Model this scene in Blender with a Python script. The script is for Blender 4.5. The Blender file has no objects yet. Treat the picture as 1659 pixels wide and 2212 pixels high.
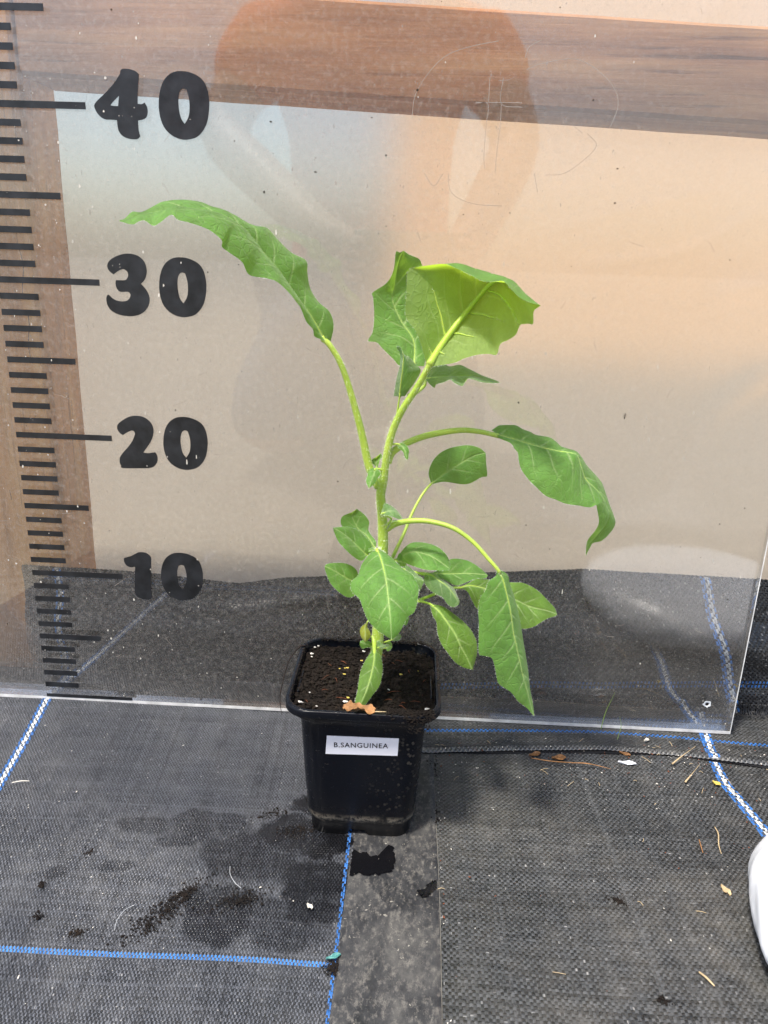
import bpy, math, random
import numpy as np
from mathutils import Matrix, Vector
random.seed(7); RNG=np.random.default_rng(11)
SC=bpy.context.scene; COL=SC.collection
# ------------------------------------------------------------------ camera, sky, sun, exposure
CAMP=np.array([26.5015,-49.7307,31.7678]); CAMA=np.radians([-17.9477,1.85376,-1.91135])
def rotm(a):
    p,y,r=a
    Rz=np.array([[math.cos(y),-math.sin(y),0],[math.sin(y),math.cos(y),0],[0,0,1]])
    Rx=np.array([[1,0,0],[0,math.cos(p),-math.sin(p)],[0,math.sin(p),math.cos(p)]])
    Ry=np.array([[math.cos(r),0,math.sin(r)],[0,1,0],[-math.sin(r),0,math.cos(r)]])
    return Rz@Rx@Ry
CR=rotm(CAMA)
cd=bpy.data.cameras.new('camera'); cam=bpy.data.objects.new('camera',cd); COL.objects.link(cam); SC.camera=cam
M=Matrix.Identity(4)
for i in range(3):
    M[i][0]=CR[i,0]; M[i][1]=CR[i,2]; M[i][2]=-CR[i,1]; M[i][3]=CAMP[i]*.01
cam.matrix_world=M
cd.sensor_fit='VERTICAL'; cd.sensor_height=24; cd.lens=1662/2212*24; cd.clip_start=.02; cd.clip_end=1000
SUND=Vector((-.27,-.31,.91)).normalized()
wd=bpy.data.worlds.new('World'); SC.world=wd; wd.use_nodes=True
wn=wd.node_tree; sky=wn.nodes.new('ShaderNodeTexSky'); sky.sky_type='NISHITA'; sky.sun_disc=False
sky.sun_elevation=math.asin(SUND.z); sky.sun_rotation=math.atan2(SUND.x,SUND.y)%(2*math.pi)
sky.air_density=1.0; sky.dust_density=2.5; sky.ozone_density=1.0
bg=wn.nodes['Background']; bg.inputs[1].default_value=.15; wn.links.new(sky.outputs[0],bg.inputs[0])
sl=bpy.data.lights.new('sun','SUN'); sl.energy=2.8; sl.angle=math.radians(7); sl.color=(1,.95,.87)
so=bpy.data.objects.new('sun',sl); COL.objects.link(so); so.rotation_euler=(-SUND).to_track_quat('-Z','Y').to_euler(); so.location=(-1,-1,3)
SC.view_settings.view_transform='Standard'; SC.view_settings.look='None'; SC.view_settings.exposure=0.9; SC.view_settings.gamma=1
SC.cycles.max_bounces=10; SC.cycles.transparent_max_bounces=16; SC.cycles.caustics_reflective=False; SC.cycles.caustics_refractive=True
SC.cycles.sample_clamp_indirect=6
# ------------------------------------------------------------------ helpers (all lengths in centimetres)
ORI={}
def tag(o,label=None,cat=None,group=None,kind=None):
    for k,v in (('label',label),('category',cat),('group',group),('kind',kind)):
        if v: o[k]=v
    return o
def empty(name,loc,label,cat,group=None):
    o=bpy.data.objects.new(name,None); COL.objects.link(o); o.location=[c*.01 for c in loc]; o.empty_display_size=.02
    ORI[o.name]=np.array(loc,float); return tag(o,label,cat,group)
def mk(name,V,F,mat,parent=None,uv=None,attrs=None,smooth=True,loc=None):
    """one mesh object from vertices V (cm, world) and faces F (arrays or lists)"""
    V=np.asarray(V,float)
    if parent is not None: org=ORI[parent.name]
    elif loc is not None: org=np.array(loc,float)
    else: org=np.array([V[:,0].mean(),V[:,1].mean(),V[:,2].min()])
    me=bpy.data.meshes.new(name)
    P=((V-org)*.01).astype(np.float32)
    if isinstance(F,np.ndarray):
        n,k=F.shape
        me.vertices.add(len(P)); me.vertices.foreach_set('co',P.ravel())
        me.loops.add(n*k); me.loops.foreach_set('vertex_index',F.astype(np.int32).ravel())
        me.polygons.add(n); me.polygons.foreach_set('loop_start',np.arange(0,n*k,k,dtype=np.int32))
        try: me.polygons.foreach_set('loop_total',np.full(n,k,dtype=np.int32))
        except Exception: pass
        me.update(calc_edges=True)
    else:
        me.from_pydata([tuple(p) for p in P],[],[tuple(int(i) for i in f) for f in F]); me.update()
    if smooth: me.polygons.foreach_set('use_smooth',np.ones(len(me.polygons),dtype=bool))
    if uv is not None:
        l=me.uv_layers.new(name='UVMap'); idx=np.empty(len(me.loops),dtype=np.int32); me.loops.foreach_get('vertex_index',idx)
        l.data.foreach_set('uv',np.asarray(uv,np.float32)[idx].ravel())
    for k,a in (attrs or {}).items():
        at=me.attributes.new(k,'FLOAT','POINT'); at.data.foreach_set('value',np.asarray(a,np.float32).ravel())
    me.materials.append(mat)
    o=bpy.data.objects.new(name,me); COL.objects.link(o)
    if parent is not None: o.parent=parent; ORI[o.name]=org
    else: o.location=[c*.01 for c in org]; ORI[o.name]=org
    return o
class MB:
    """collects shapes into one mesh"""
    def __init__(s): s.V=[];s.F=[];s.n=0
    def add(s,V,F):
        s.V.append(np.asarray(V,float)); s.F+= [tuple(int(i)+s.n for i in f) for f in F]; s.n+=len(V); return s
    def done(s,name,mat,parent=None,**k): return mk(name,np.vstack(s.V),s.F,mat,parent,**k)
def box(x0,x1,y0,y1,z0,z1,bev=.0):
    b=bev
    if not b:
        V=[(x,y,z) for z in (z0,z1) for y in (y0,y1) for x in (x0,x1)]
        return V,[(0,2,3,1),(4,5,7,6),(0,1,5,4),(2,6,7,3),(0,4,6,2),(1,3,7,5)]
    import bmesh
    bm=bmesh.new(); bmesh.ops.create_cube(bm,size=1)
    for v in bm.verts: v.co=Vector(((x0+x1)/2+v.co.x*(x1-x0),(y0+y1)/2+v.co.y*(y1-y0),(z0+z1)/2+v.co.z*(z1-z0)))
    bmesh.ops.bevel(bm,geom=bm.edges[:],offset=b,segments=2,profile=.5,affect='EDGES')
    V=[tuple(v.co) for v in bm.verts]; bm.verts.index_update(); F=[tuple(v.index for v in f.verts) for f in bm.faces]; bm.free()
    return V,F
def resample(P,n,closed=False):
    """smooth (centripetal-ish Catmull-Rom) curve through P, n points evenly spaced along it"""
    P=np.asarray(P,float)
    if closed: Q=np.vstack([P[-1],P,P[0],P[1]])
    else: Q=np.vstack([2*P[0]-P[1],P,2*P[-1]-P[-2]])
    out=[]
    for i in range(1,len(Q)-2):
        t=np.linspace(0,1,9)[:-1,None]; a,b,c,d=Q[i-1],Q[i],Q[i+1],Q[i+2]
        out.append(.5*((2*b)+(c-a)*t+(2*a-5*b+4*c-d)*t**2+(3*b-a-3*c+d)*t**3))
    C=np.vstack(out+[Q[-2][None]])
    s=np.r_[0,np.cumsum(np.linalg.norm(np.diff(C,axis=0),axis=1))]
    tt=np.linspace(0,s[-1],n+1 if closed else n)
    if closed: tt=tt[:-1]
    return np.stack([np.interp(tt,s,C[:,k]) for k in range(C.shape[1])],1)
def tube(P,r,seg=8,n=None,cap=True):
    P=resample(P,n or max(6,len(P)*5)); m=len(P)
    r=np.interp(np.linspace(0,1,m),np.linspace(0,1,len(np.atleast_1d(r))),np.atleast_1d(r)) if np.ndim(r) else np.full(m,r)
    T=np.gradient(P,axis=0); T/=np.linalg.norm(T,axis=1)[:,None]+1e-9
    a=np.array([.3,-.9,.2]); V=[]
    for p,t,q in zip(P,T,r):
        u=np.cross(t,a); u/=np.linalg.norm(u)+1e-9; w=np.cross(t,u)
        for k in range(seg):
            an=2*math.pi*k/seg; V.append(p+q*(math.cos(an)*u+math.sin(an)*w))
    F=[(i*seg+k,i*seg+(k+1)%seg,(i+1)*seg+(k+1)%seg,(i+1)*seg+k) for i in range(m-1) for k in range(seg)]
    if cap: F+=[tuple(range(seg))[::-1],tuple((m-1)*seg+k for k in range(seg))]
    return np.array(V),F
def grid(n,m,flip=False):
    i,j=np.meshgrid(np.arange(n-1),np.arange(m-1),indexing='ij'); a=(i*m+j).ravel()
    q=np.stack([a,a+1,a+m+1,a+m],1)
    return q[:,::-1].copy() if flip else q
def vnoise(x,y,s=0):
    """smooth value noise on arrays"""
    def h(i,j): v=np.sin(i*127.1+j*311.7+s*74.7)*43758.5453; return v-np.floor(v)
    xi=np.floor(x);yi=np.floor(y);fx=x-xi;fy=y-yi; fx=fx*fx*(3-2*fx);fy=fy*fy*(3-2*fy)
    return (h(xi,yi)*(1-fx)+h(xi+1,yi)*fx)*(1-fy)+(h(xi,yi+1)*(1-fx)+h(xi+1,yi+1)*fx)*fy
def fbm(x,y,s=0,o=4):
    v=0;a=.5
    for k in range(o): v=v+a*vnoise(x*2**k,y*2**k,s+k*3);a*=.5
    return v
# ------------------------------------------------------------------ materials
def mat(name):
    m=bpy.data.materials.new(name); m.use_nodes=True; t=m.node_tree
    return m,t,t.nodes['Principled BSDF'],t.nodes['Material Output']
def N(t,typ,**k):
    n=t.nodes.new('ShaderNode'+typ)
    for a,v in k.items():
        if a.startswith('i_'): n.inputs[a[2:].replace('_',' ')].default_value=v
        elif a.startswith('n'): n.inputs[int(a[1:])].default_value=v
        else: setattr(n,a,v)
    return n
def ramp(t,src,stops):
    r=t.nodes.new('ShaderNodeValToRGB'); e=r.color_ramp.elements
    while len(e)<len(stops): e.new(.5)
    for q,(p,c) in zip(e,stops): q.position=p; q.color=(*c,1) if len(c)==3 else c
    t.links.new(src,r.inputs[0]); return r
def mixc(t,f,a,b,typ='MIX'):
    m=t.nodes.new('ShaderNodeMix'); m.data_type='RGBA'; m.blend_type=typ
    for s,v in ((0,f),(6,a),(7,b)):
        if hasattr(v,'is_output'): t.links.new(v,m.inputs[s])
        else: m.inputs[s].default_value=v if s==0 else (*v[:3],1)
    return m.outputs[2]
def math_(t,op,a,b=None,clamp=False):
    m=t.nodes.new('ShaderNodeMath'); m.operation=op; m.use_clamp=clamp
    for s,v in ((0,a),(1,b)):
        if v is None: continue
        if hasattr(v,'is_output'): t.links.new(v,m.inputs[s])
        else: m.inputs[s].default_value=v
    return m.outputs[0]
def coords(t,scale=(1,1,1),kind='Object'):
    c=t.nodes.new('ShaderNodeTexCoord'); mp=t.nodes.new('ShaderNodeMapping'); mp.inputs['Scale'].default_value=scale
    t.links.new(c.outputs[kind],mp.inputs[0]); return mp.outputs[0]
def noise(t,vec,scale,detail=4,rough=.55):
    n=N(t,'TexNoise'); n.inputs['Scale'].default_value=scale; n.inputs['Detail'].default_value=detail; n.inputs['Roughness'].default_value=rough
    t.links.new(vec,n.inputs['Vector']); return n.outputs['Fac']
def bump(t,h,b,strength=.3,dist=.001,extra=None):
    n=N(t,'Bump'); n.inputs['Strength'].default_value=strength; n.inputs['Distance'].default_value=dist
    t.links.new(h,n.inputs['Height']); t.links.new(n.outputs[0],b.inputs['Normal']); return n
def attr(t,name):
    a=N(t,'Attribute'); a.attribute_name=name; return a.outputs['Fac']
def simple(name,col,rough=.6,spec=.4,var=.25,scale=60,bmp=.15):
    m,t,b,o=mat(name); v=coords(t); n=noise(t,v,scale,5)
    lo=[c*(1-var) for c in col]; hi=[min(1,c*(1+var)) for c in col]
    r=ramp(t,n,[(.3,lo),(.7,hi)]); t.links.new(r.outputs[0],b.inputs['Base Color'])
    b.inputs['Roughness'].default_value=rough; b.inputs['Specular IOR Level'].default_value=spec
    if bmp: bump(t,n,b,bmp)
    return m
def wood(name,axis,c0,c1,c2):
    m,t,b,o=mat(name); s=[9,9,9]; s[axis]=.9
    v=coords(t,s); n1=noise(t,v,6,6,.6); s2=[60,60,60]; s2[axis]=2.5
    n2=noise(t,coords(t,s2),4,4,.6); n3=noise(t,coords(t),7,3)
    r=ramp(t,n1,[(.3,c0),(.5,c1),(.7,c2)])
    k=ramp(t,n3,[(.45,(0,0,0)),(.7,(1,1,1))])
    c=mixc(t,math_(t,'MULTIPLY',k.outputs[0],.45),r.outputs[0],[q*.45 for q in c0])
    f=ramp(t,n2,[(.28,(.35,.33,.3)),(.42,(1,1,1))])
    c=mixc(t,.8,c,f.outputs[0],'MULTIPLY')
    t.links.new(c,b.inputs['Base Color']); b.inputs['Roughness'].default_value=.75; b.inputs['Specular IOR Level'].default_value=.25
    bump(t,n2,b,.4,.001); return m
def m_fabric(name,tone0,tone1,dust,dustcol,rough=.42):
    """woven polypropylene tape: per-tape tone, painted-in sun glints, dust, wetness (attribute)"""
    m,t,b,o=mat(name); a=attr(t,'tone'); w=attr(t,'wet'); v=coords(t)
    c=mixc(t,a,tone0,tone1); c=mixc(t,math_(t,'SUBTRACT',a,1.0,True),c,(.36,.35,.33))  # tone past its normal range: sun glints painted as pale colour
    n1=noise(t,v,9,5,.6); n2=noise(t,v,70,4,.7); n3=noise(t,v,600,2,.6)
    d=math_(t,'MULTIPLY',ramp(t,n1,[(.35,(0,0,0)),(.7,(1,1,1))]).outputs[0],ramp(t,n2,[(.3,(.15,)*3),(.75,(1,1,1))]).outputs[0])
    d=math_(t,'MULTIPLY',d,dust); fl=ramp(t,n3,[(.70,(0,0,0)),(.78,(1,1,1))])
    d=math_(t,'ADD',d,math_(t,'MULTIPLY',fl.outputs[0],dust*.5),True)
    d=math_(t,'MULTIPLY',d,math_(t,'SUBTRACT',1.0,w))
    c=mixc(t,d,c,dustcol); c=mixc(t,w,c,(.006,.006,.007))
    t.links.new(c,b.inputs['Base Color'])
    r=math_(t,'SUBTRACT',math_(t,'ADD',rough,math_(t,'MULTIPLY',d,.5)),math_(t,'MULTIPLY',w,.12)); t.links.new(r,b.inputs['Roughness'])
    b.inputs['Specular IOR Level'].default_value=.55
    bump(t,n3,b,.25,.0004)
    return m
def m_leaf(name,top,under,trans,fuzz=0.2,vein=(.44,.57,.24),tm=.46):
    m,t,b,o=mat(name)
    uv=N(t,'UVMap').outputs[0]; va=attr(t,'vein')
    vor=N(t,'TexVoronoi'); vor.feature='DISTANCE_TO_EDGE'; vor.inputs['Scale'].default_value=2.6; vor.inputs['Randomness'].default_value=.9
    wob=N(t,'TexNoise'); wob.inputs['Scale'].default_value=3.; t.links.new(uv,wob.inputs['Vector'])
    ad=N(t,'VectorMath'); ad.operation='MULTIPLY_ADD'; t.links.new(wob.outputs['Color'],ad.inputs[0]); ad.inputs[1].default_value=(.25,.25,0); t.links.new(uv,ad.inputs[2])
    t.links.new(ad.outputs[0],vor.inputs['Vector'])
    net=ramp(t,vor.outputs['Distance'],[(0,(1,1,1)),(.07,(0,0,0))])
    n1=noise(t,uv,1.1,4,.6); n2=noise(t,uv,14,3,.6)
    hi=[min(1,c*1.35) for c in top]; lo=[c*.72 for c in top]
    ct=ramp(t,n1,[(.3,lo),(.7,hi)]).outputs[0]
    hu=[min(1,c*1.2) for c in under]; lu=[c*.85 for c in under]
    cu=ramp(t,n1,[(.3,lu),(.7,hu)]).outputs[0]
    geo=N(t,'NewGeometry'); bf=geo.outputs['Backfacing']
    c=mixc(t,bf,ct,cu)
    vv=math_(t,'MAXIMUM',va,math_(t,'MULTIPLY',net.outputs[0],.12))
    c=mixc(t,math_(t,'MULTIPLY',vv,.85),c,vein)
    pale=ramp(t,n2,[(.55,(0,0,0)),(.8,(1,1,1))])
    c=mixc(t,math_(t,'MULTIPLY',pale.outputs[0],.10+.35*fuzz),c,(.5,.6,.45))
    t.links.new(c,b.inputs['Base Color']); b.inputs['Roughness'].default_value=.55; b.inputs['Specular IOR Level'].default_value=.35
    b.inputs['Sheen Weight'].default_value=.18+.5*fuzz; b.inputs['Sheen Roughness'].default_value=.5
    h=math_(t,'SUBTRACT',math_(t,'MULTIPLY',n2,.35),math_(t,'MULTIPLY',net.outputs[0],.5))
    bump(t,h,b,.5,.0012)
    tr=N(t,'BsdfTranslucent'); tc=mixc(t,math_(t,'MULTIPLY',vv,.4),trans,[min(1,q*1.15) for q in trans]); t.links.new(tc,tr.inputs[0])
    mx=N(t,'MixShader'); mx.inputs[0].default_value=tm
    t.links.new(b.outputs[0],mx.inputs[1]); t.links.new(tr.outputs[0],mx.inputs[2]); t.links.new(mx.outputs[0],o.inputs[0])
    return m
MT={}
MT['post']=wood('post_wood',2,(.36,.145,.032),(.66,.31,.085),(.80,.45,.15))
MT['plank']=wood('plank_wood',0,(.27,.12,.05),(.50,.245,.105),(.66,.37,.17))
MT['fab_l']=m_fabric('fabric_grey',(.006,.007,.009),(.100,.108,.126),.34,(.27,.268,.262),.30)
MT['fab_r']=m_fabric('fabric_black',(.006,.007,.007),(.088,.093,.097),.38,(.24,.22,.185),.30)
MT['fab_s']=m_fabric('fabric_skirt',(.003,.003,.004),(.045,.047,.049),.22,(.20,.18,.15),.2)
MT['blue']=simple('blue_tape',(.035,.14,.40),.4,.5,.45,150)
MT['blueb']=simple('bright_blue_tape',(.06,.22,.58),.4,.5,.3,150)
MT['blued']=simple('dusty_blue_tape',(.035,.115,.29),.5,.4,.5,150)
MT['white']=simple('white_tape',(.68,.70,.70),.4,.5,.2,150)
def m_strip():
    m,t,b,o=mat('smooth_black_plastic'); v=coords(t); n1=noise(t,coords(t,(1,.7,1)),24,10,.80); n2=noise(t,coords(t,(1,.6,1)),330,6,.8); n3=noise(t,coords(t,(4,1,1)),60,4)
    r=ramp(t,n1,[(.40,(.012,.013,.015)),(.5,(.036,.036,.037)),(.62,(.085,.082,.075))])
    k=ramp(t,n2,[(.50,(0,0,0)),(.66,(1,1,1))]); c=mixc(t,math_(t,'MULTIPLY',k.outputs[0],.7),r.outputs[0],(.20,.185,.16))
    t.links.new(c,b.inputs['Base Color']); q=ramp(t,n1,[(.3,(.35,)*3),(.7,(.7,)*3)]); t.links.new(q.outputs[0],b.inputs['Roughness']); bump(t,n2,b,.25,.0006); return m
MT['strip']=m_strip()
def m_pot():
    m,t,b,o=mat('black_pot_plastic'); v=coords(t); n1=noise(t,v,22,5,.6)
    sx=N(t,'SeparateXYZ'); t.links.new(v,sx.inputs[0]); z=sx.outputs[2]; x=sx.outputs[0]
    # dried soil tide mark around the foot and mineral spots on the right half
    n0=noise(t,v,420,5,.75); band=ramp(t,math_(t,'ADD',z,math_(t,'MULTIPLY',n0,.006)),[(.0120,(0,0,0)),(.0132,(1,1,1)),(.0152,(.9,.9,.9)),(.0190,(0,0,0))])
    n2=noise(t,v,420,5,.75); n3=noise(t,coords(t,(1,1,.15)),55,3,.5)
    gap=ramp(t,n3,[(.34,(0,0,0)),(.42,(1,1,1))])
    d=math_(t,'MULTIPLY',math_(t,'MULTIPLY',band.outputs[0],ramp(t,n2,[(.42,(0,0,0)),(.56,(1,1,1))]).outputs[0]),gap.outputs[0])
    low=ramp(t,z,[(.0,(1,1,1)),(.016,(.25,)*3),(.03,(0,0,0))]); d=math_(t,'MAXIMUM',math_(t,'MULTIPLY',d,.9),math_(t,'MULTIPLY',math_(t,'MULTIPLY',low.outputs[0],n2),.07))
    vor=N(t,'TexVoronoi'); vor.inputs['Scale'].default_value=330; t.links.new(v,vor.inputs['Vector'])
    sp=ramp(t,vor.outputs['Distance'],[(.22,(1,1,1)),(.34,(0,0,0))]); rt=ramp(t,math_(t,'ADD',x,math_(t,'MULTIPLY',n1,.02)),[(.012,(0,0,0)),(.032,(1,1,1))])
    n5=noise(t,v,75,3,.6); sp2=math_(t,'MULTIPLY',math_(t,'MULTIPLY',sp.outputs[0],rt.outputs[0]),ramp(t,n5,[(.46,(0,0,0)),(.62,(1,1,1))]).outputs[0])
    d=math_(t,'MAXIMUM',d,math_(t,'MULTIPLY',sp2,.14))
    n4=noise(t,v,420,3,.6); d=math_(t,'MAXIMUM',d,math_(t,'MULTIPLY',ramp(t,n4,[(.66,(0,0,0)),(.76,(1,1,1))]).outputs[0],.10))
    c=mixc(t,d,(.004,.005,.008),(.42,.36,.27)); t.links.new(c,b.inputs['Base Color'])
    q=math_(t,'ADD',.27,math_(t,'MULTIPLY',d,.6)); t.links.new(q,b.inputs['Roughness']); b.inputs['Specular IOR Level'].default_value=.2
    bump(t,n2,b,.08,.0005); return m
MT['pot']=m_pot()
def m_soil():
    m,t,b,o=mat('potting_soil'); v=coords(t); n1=noise(t,v,160,6,.75); n2=noise(t,v,30,4)
    r=ramp(t,n1,[(.3,(.006,.0045,.0035)),(.55,(.020,.014,.010)),(.72,(.05,.032,.02)),(.82,(.10,.06,.035))])
    c=mixc(t,n2,r.outputs[0],(.009,.007,.006)); t.links.new(c,b.inputs['Base Color']); b.inputs['Roughness'].default_value=.9; b.inputs['Specular IOR Level'].default_value=.2
    bump(t,n1,b,.8,.002); return m
MT['soil']=m_soil()
MT['perlite']=simple('perlite_white',(.74,.70,.64),.8,.2,.2,300)
MT['granule']=simple('fertiliser_yellow',(.58,.45,.10),.7,.3,.35,300)
MT['vinyl']=simple('black_vinyl',(.013,.014,.016),.38,.45,.8,90,.12)
MT['paper']=simple('label_paper',(.86,.86,.90),.4,.4,.03,40,.05)
MT['ink']=simple('black_ink',(.01,.01,.012),.5,.3,.1)
MT['edge']=simple('frosted_acrylic_edge',(.74,.73,.70),.25,.6,.25,90,.1)
MT['scratch']=simple('scratch_white',(.40,.345,.29),.5,.4,.2)
MT['speck']=simple('dark_speck',(.035,.028,.02),.7,.2,.5)
MT['pspeck']=simple('pale_speck',(.66,.62,.54),.7,.2,.2)
MT['straw']=simple('straw',(.50,.38,.22),.7,.3,.3)
MT['dry']=simple('dry_leaf',(.30,.15,.06),.7,.3,.5,160,.4)
MT['bark']=simple('red_bark',(.17,.055,.025),.75,.3,.5)
MT['root']=simple('dark_root',(.02,.014,.012),.8,.2,.4)
MT['sack']=simple('white_plastic_sack',(.83,.845,.87),.3,.5,.04,25,.5)
MT['grass']=simple('grass_blade',(.20,.30,.07),.6,.3,.3)
MT['under']=simple('underlay_black',(.008,.008,.009),.7,.2,.2)
MT['grit']=simple('grey_grit',(.24,.225,.19),.8,.2,.4)
MT['gtape']=simple('green_tape',(.10,.30,.27),.4,.4,.2)
MT['hair']=simple('plant_hair',(.78,.82,.66),.6,.3,.05,60,0)
MT['gravel']=simple('gravel_ground',(.27,.245,.20),.9,.2,.35,55,.5)
MT['peach']=simple('peach_painted_board',(.96,.68,.43),.7,.3,.06,12,.1)
def m_stem():
    m,t,b,o=mat('stem_green'); v=coords(t); n1=noise(t,v,60,4); n2=noise(t,v,600,2)
    r=ramp(t,n1,[(.3,(.30,.44,.03)),(.7,(.42,.55,.06))]); k=ramp(t,n2,[(.6,(0,0,0)),(.75,(1,1,1))]); c=mixc(t,math_(t,'MULTIPLY',k.outputs[0],.15),r.outputs[0],(.6,.68,.4))
    t.links.new(c,b.inputs['Base Color']); b.inputs['Roughness'].default_value=.45; b.inputs['Sheen Weight'].default_value=.3
    b.inputs['Subsurface Weight'].default_value=.25; b.inputs['Subsurface Radius'].default_value=(.004,.006,.001); b.inputs['Subsurface Scale'].default_value=.5
    return m
MT['stem']=m_stem()
LT=(.122,.285,.052);LU=(.22,.35,.085);LR=(.42,.70,.045)
MT['leaf']=m_leaf('leaf_green',LT,LU,LR,.15)
MT['leaf_big']=m_leaf('leaf_big',LT,(.27,.38,.11),(.52,.78,.04),.15,tm=.56)
MT['leaf_fuzz']=m_leaf('leaf_fuzzy',(.11,.20,.075),LU,LR,.7,(.42,.52,.26))
MT['leaf_y']=m_leaf('leaf_light_green',(.13,.26,.035),(.24,.32,.06),(.40,.58,.03),.15)
MT['leaf_yy']=m_leaf('leaf_yellowing',(.30,.33,.03),(.36,.36,.06),(.55,.55,.03),.15)
def m_acrylic():
    m,t,b,o=mat('old_acrylic'); v=coords(t)
    tr=N(t,'BsdfTransparent'); tr.inputs[0].default_value=(.97,.97,.96,1)
    gl=N(t,'BsdfGlossy'); gl.inputs['Roughness'].default_value=.03; gl.inputs[0].default_value=(1,1,1,1)
    df=N(t,'BsdfDiffuse'); df.inputs[0].default_value=(.72,.66,.58,1)
    fr=N(t,'Fresnel'); fr.inputs[0].default_value=1.65
    n1=noise(t,v,9,4,.6); n2=noise(t,v,300,6,.8); n3=noise(t,coords(t,(1,1,.35)),420,3,.6)
    sx=N(t,'SeparateXYZ'); t.links.new(v,sx.inputs[0])
    film=ramp(t,n1,[(.3,(.015,)*3),(.7,(.05,)*3)])
    mot=ramp(t,n2,[(.48,(0,0,0)),(.66,(.15,)*3)]); sp=ramp(t,n3,[(.70,(0,0,0)),(.76,(.55,)*3)])
    lft=ramp(t,sx.outputs[0],[(.05,(1,1,1)),(.28,(.35,)*3)]); up=ramp(t,math_(t,'SUBTRACT',sx.outputs[2],math_(t,'MULTIPLY',sx.outputs[0],.5)),[(.16,(0,0,0)),(.42,(.07,)*3)])
    d=math_(t,'ADD',math_(t,'ADD',film.outputs[0],up.outputs[0]),math_(t,'MULTIPLY',math_(t,'ADD',mot.outputs[0],sp.outputs[0]),lft.outputs[0]),True)
    m1=N(t,'MixShader'); t.links.new(d,m1.inputs[0]); t.links.new(tr.outputs[0],m1.inputs[1]); t.links.new(df.outputs[0],m1.inputs[2])
    m2=N(t,'MixShader'); t.links.new(math_(t,'MULTIPLY',fr.outputs[0],.74),m2.inputs[0]); t.links.new(m1.outputs[0],m2.inputs[1]); t.links.new(gl.outputs[0],m2.inputs[2])
    t.links.new(m2.outputs[0],o.inputs[0]); return m
MT['acrylic']=m_acrylic()
def m_film():
    m,t,b,o=mat('milky_polythene'); v=coords(t)
    rf=N(t,'BsdfRefraction'); rf.inputs['IOR'].default_value=1.25; rf.inputs['Roughness'].default_value=.42; rf.inputs[0].default_value=(.95,.89,.82,1)
    df=N(t,'BsdfDiffuse'); n1=noise(t,v,5,4); n2=noise(t,v,60,5,.7); r=ramp(t,n1,[(.32,(.47,.475,.44)),(.68,(.66,.645,.61))]); k=ramp(t,n2,[(.35,(.82,.80,.77)),(.6,(1,1,1))])
    t.links.new(mixc(t,.7,r.outputs[0],k.outputs[0],'MULTIPLY'),df.inputs[0])
    ts=N(t,'BsdfTranslucent'); ts.inputs[0].default_value=(.6,.58,.54,1)
    m0=N(t,'MixShader'); m0.inputs[0].default_value=.35; t.links.new(df.outputs[0],m0.inputs[1]); t.links.new(ts.outputs[0],m0.inputs[2])
    m1=N(t,'MixShader'); m1.inputs[0].default_value=.70; t.links.new(m0.outputs[0],m1.inputs[1]); t.links.new(rf.outputs[0],m1.inputs[2])
    g_=N(t,'BsdfGlossy'); g_.inputs['Roughness'].default_value=.22; m2=N(t,'MixShader'); m2.inputs[0].default_value=.06; t.links.new(m1.outputs[0],m2.inputs[1]); t.links.new(g_.outputs[0],m2.inputs[2]); t.links.new(m2.outputs[0],o.inputs[0]); return m
MT['film']=m_film()
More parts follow.
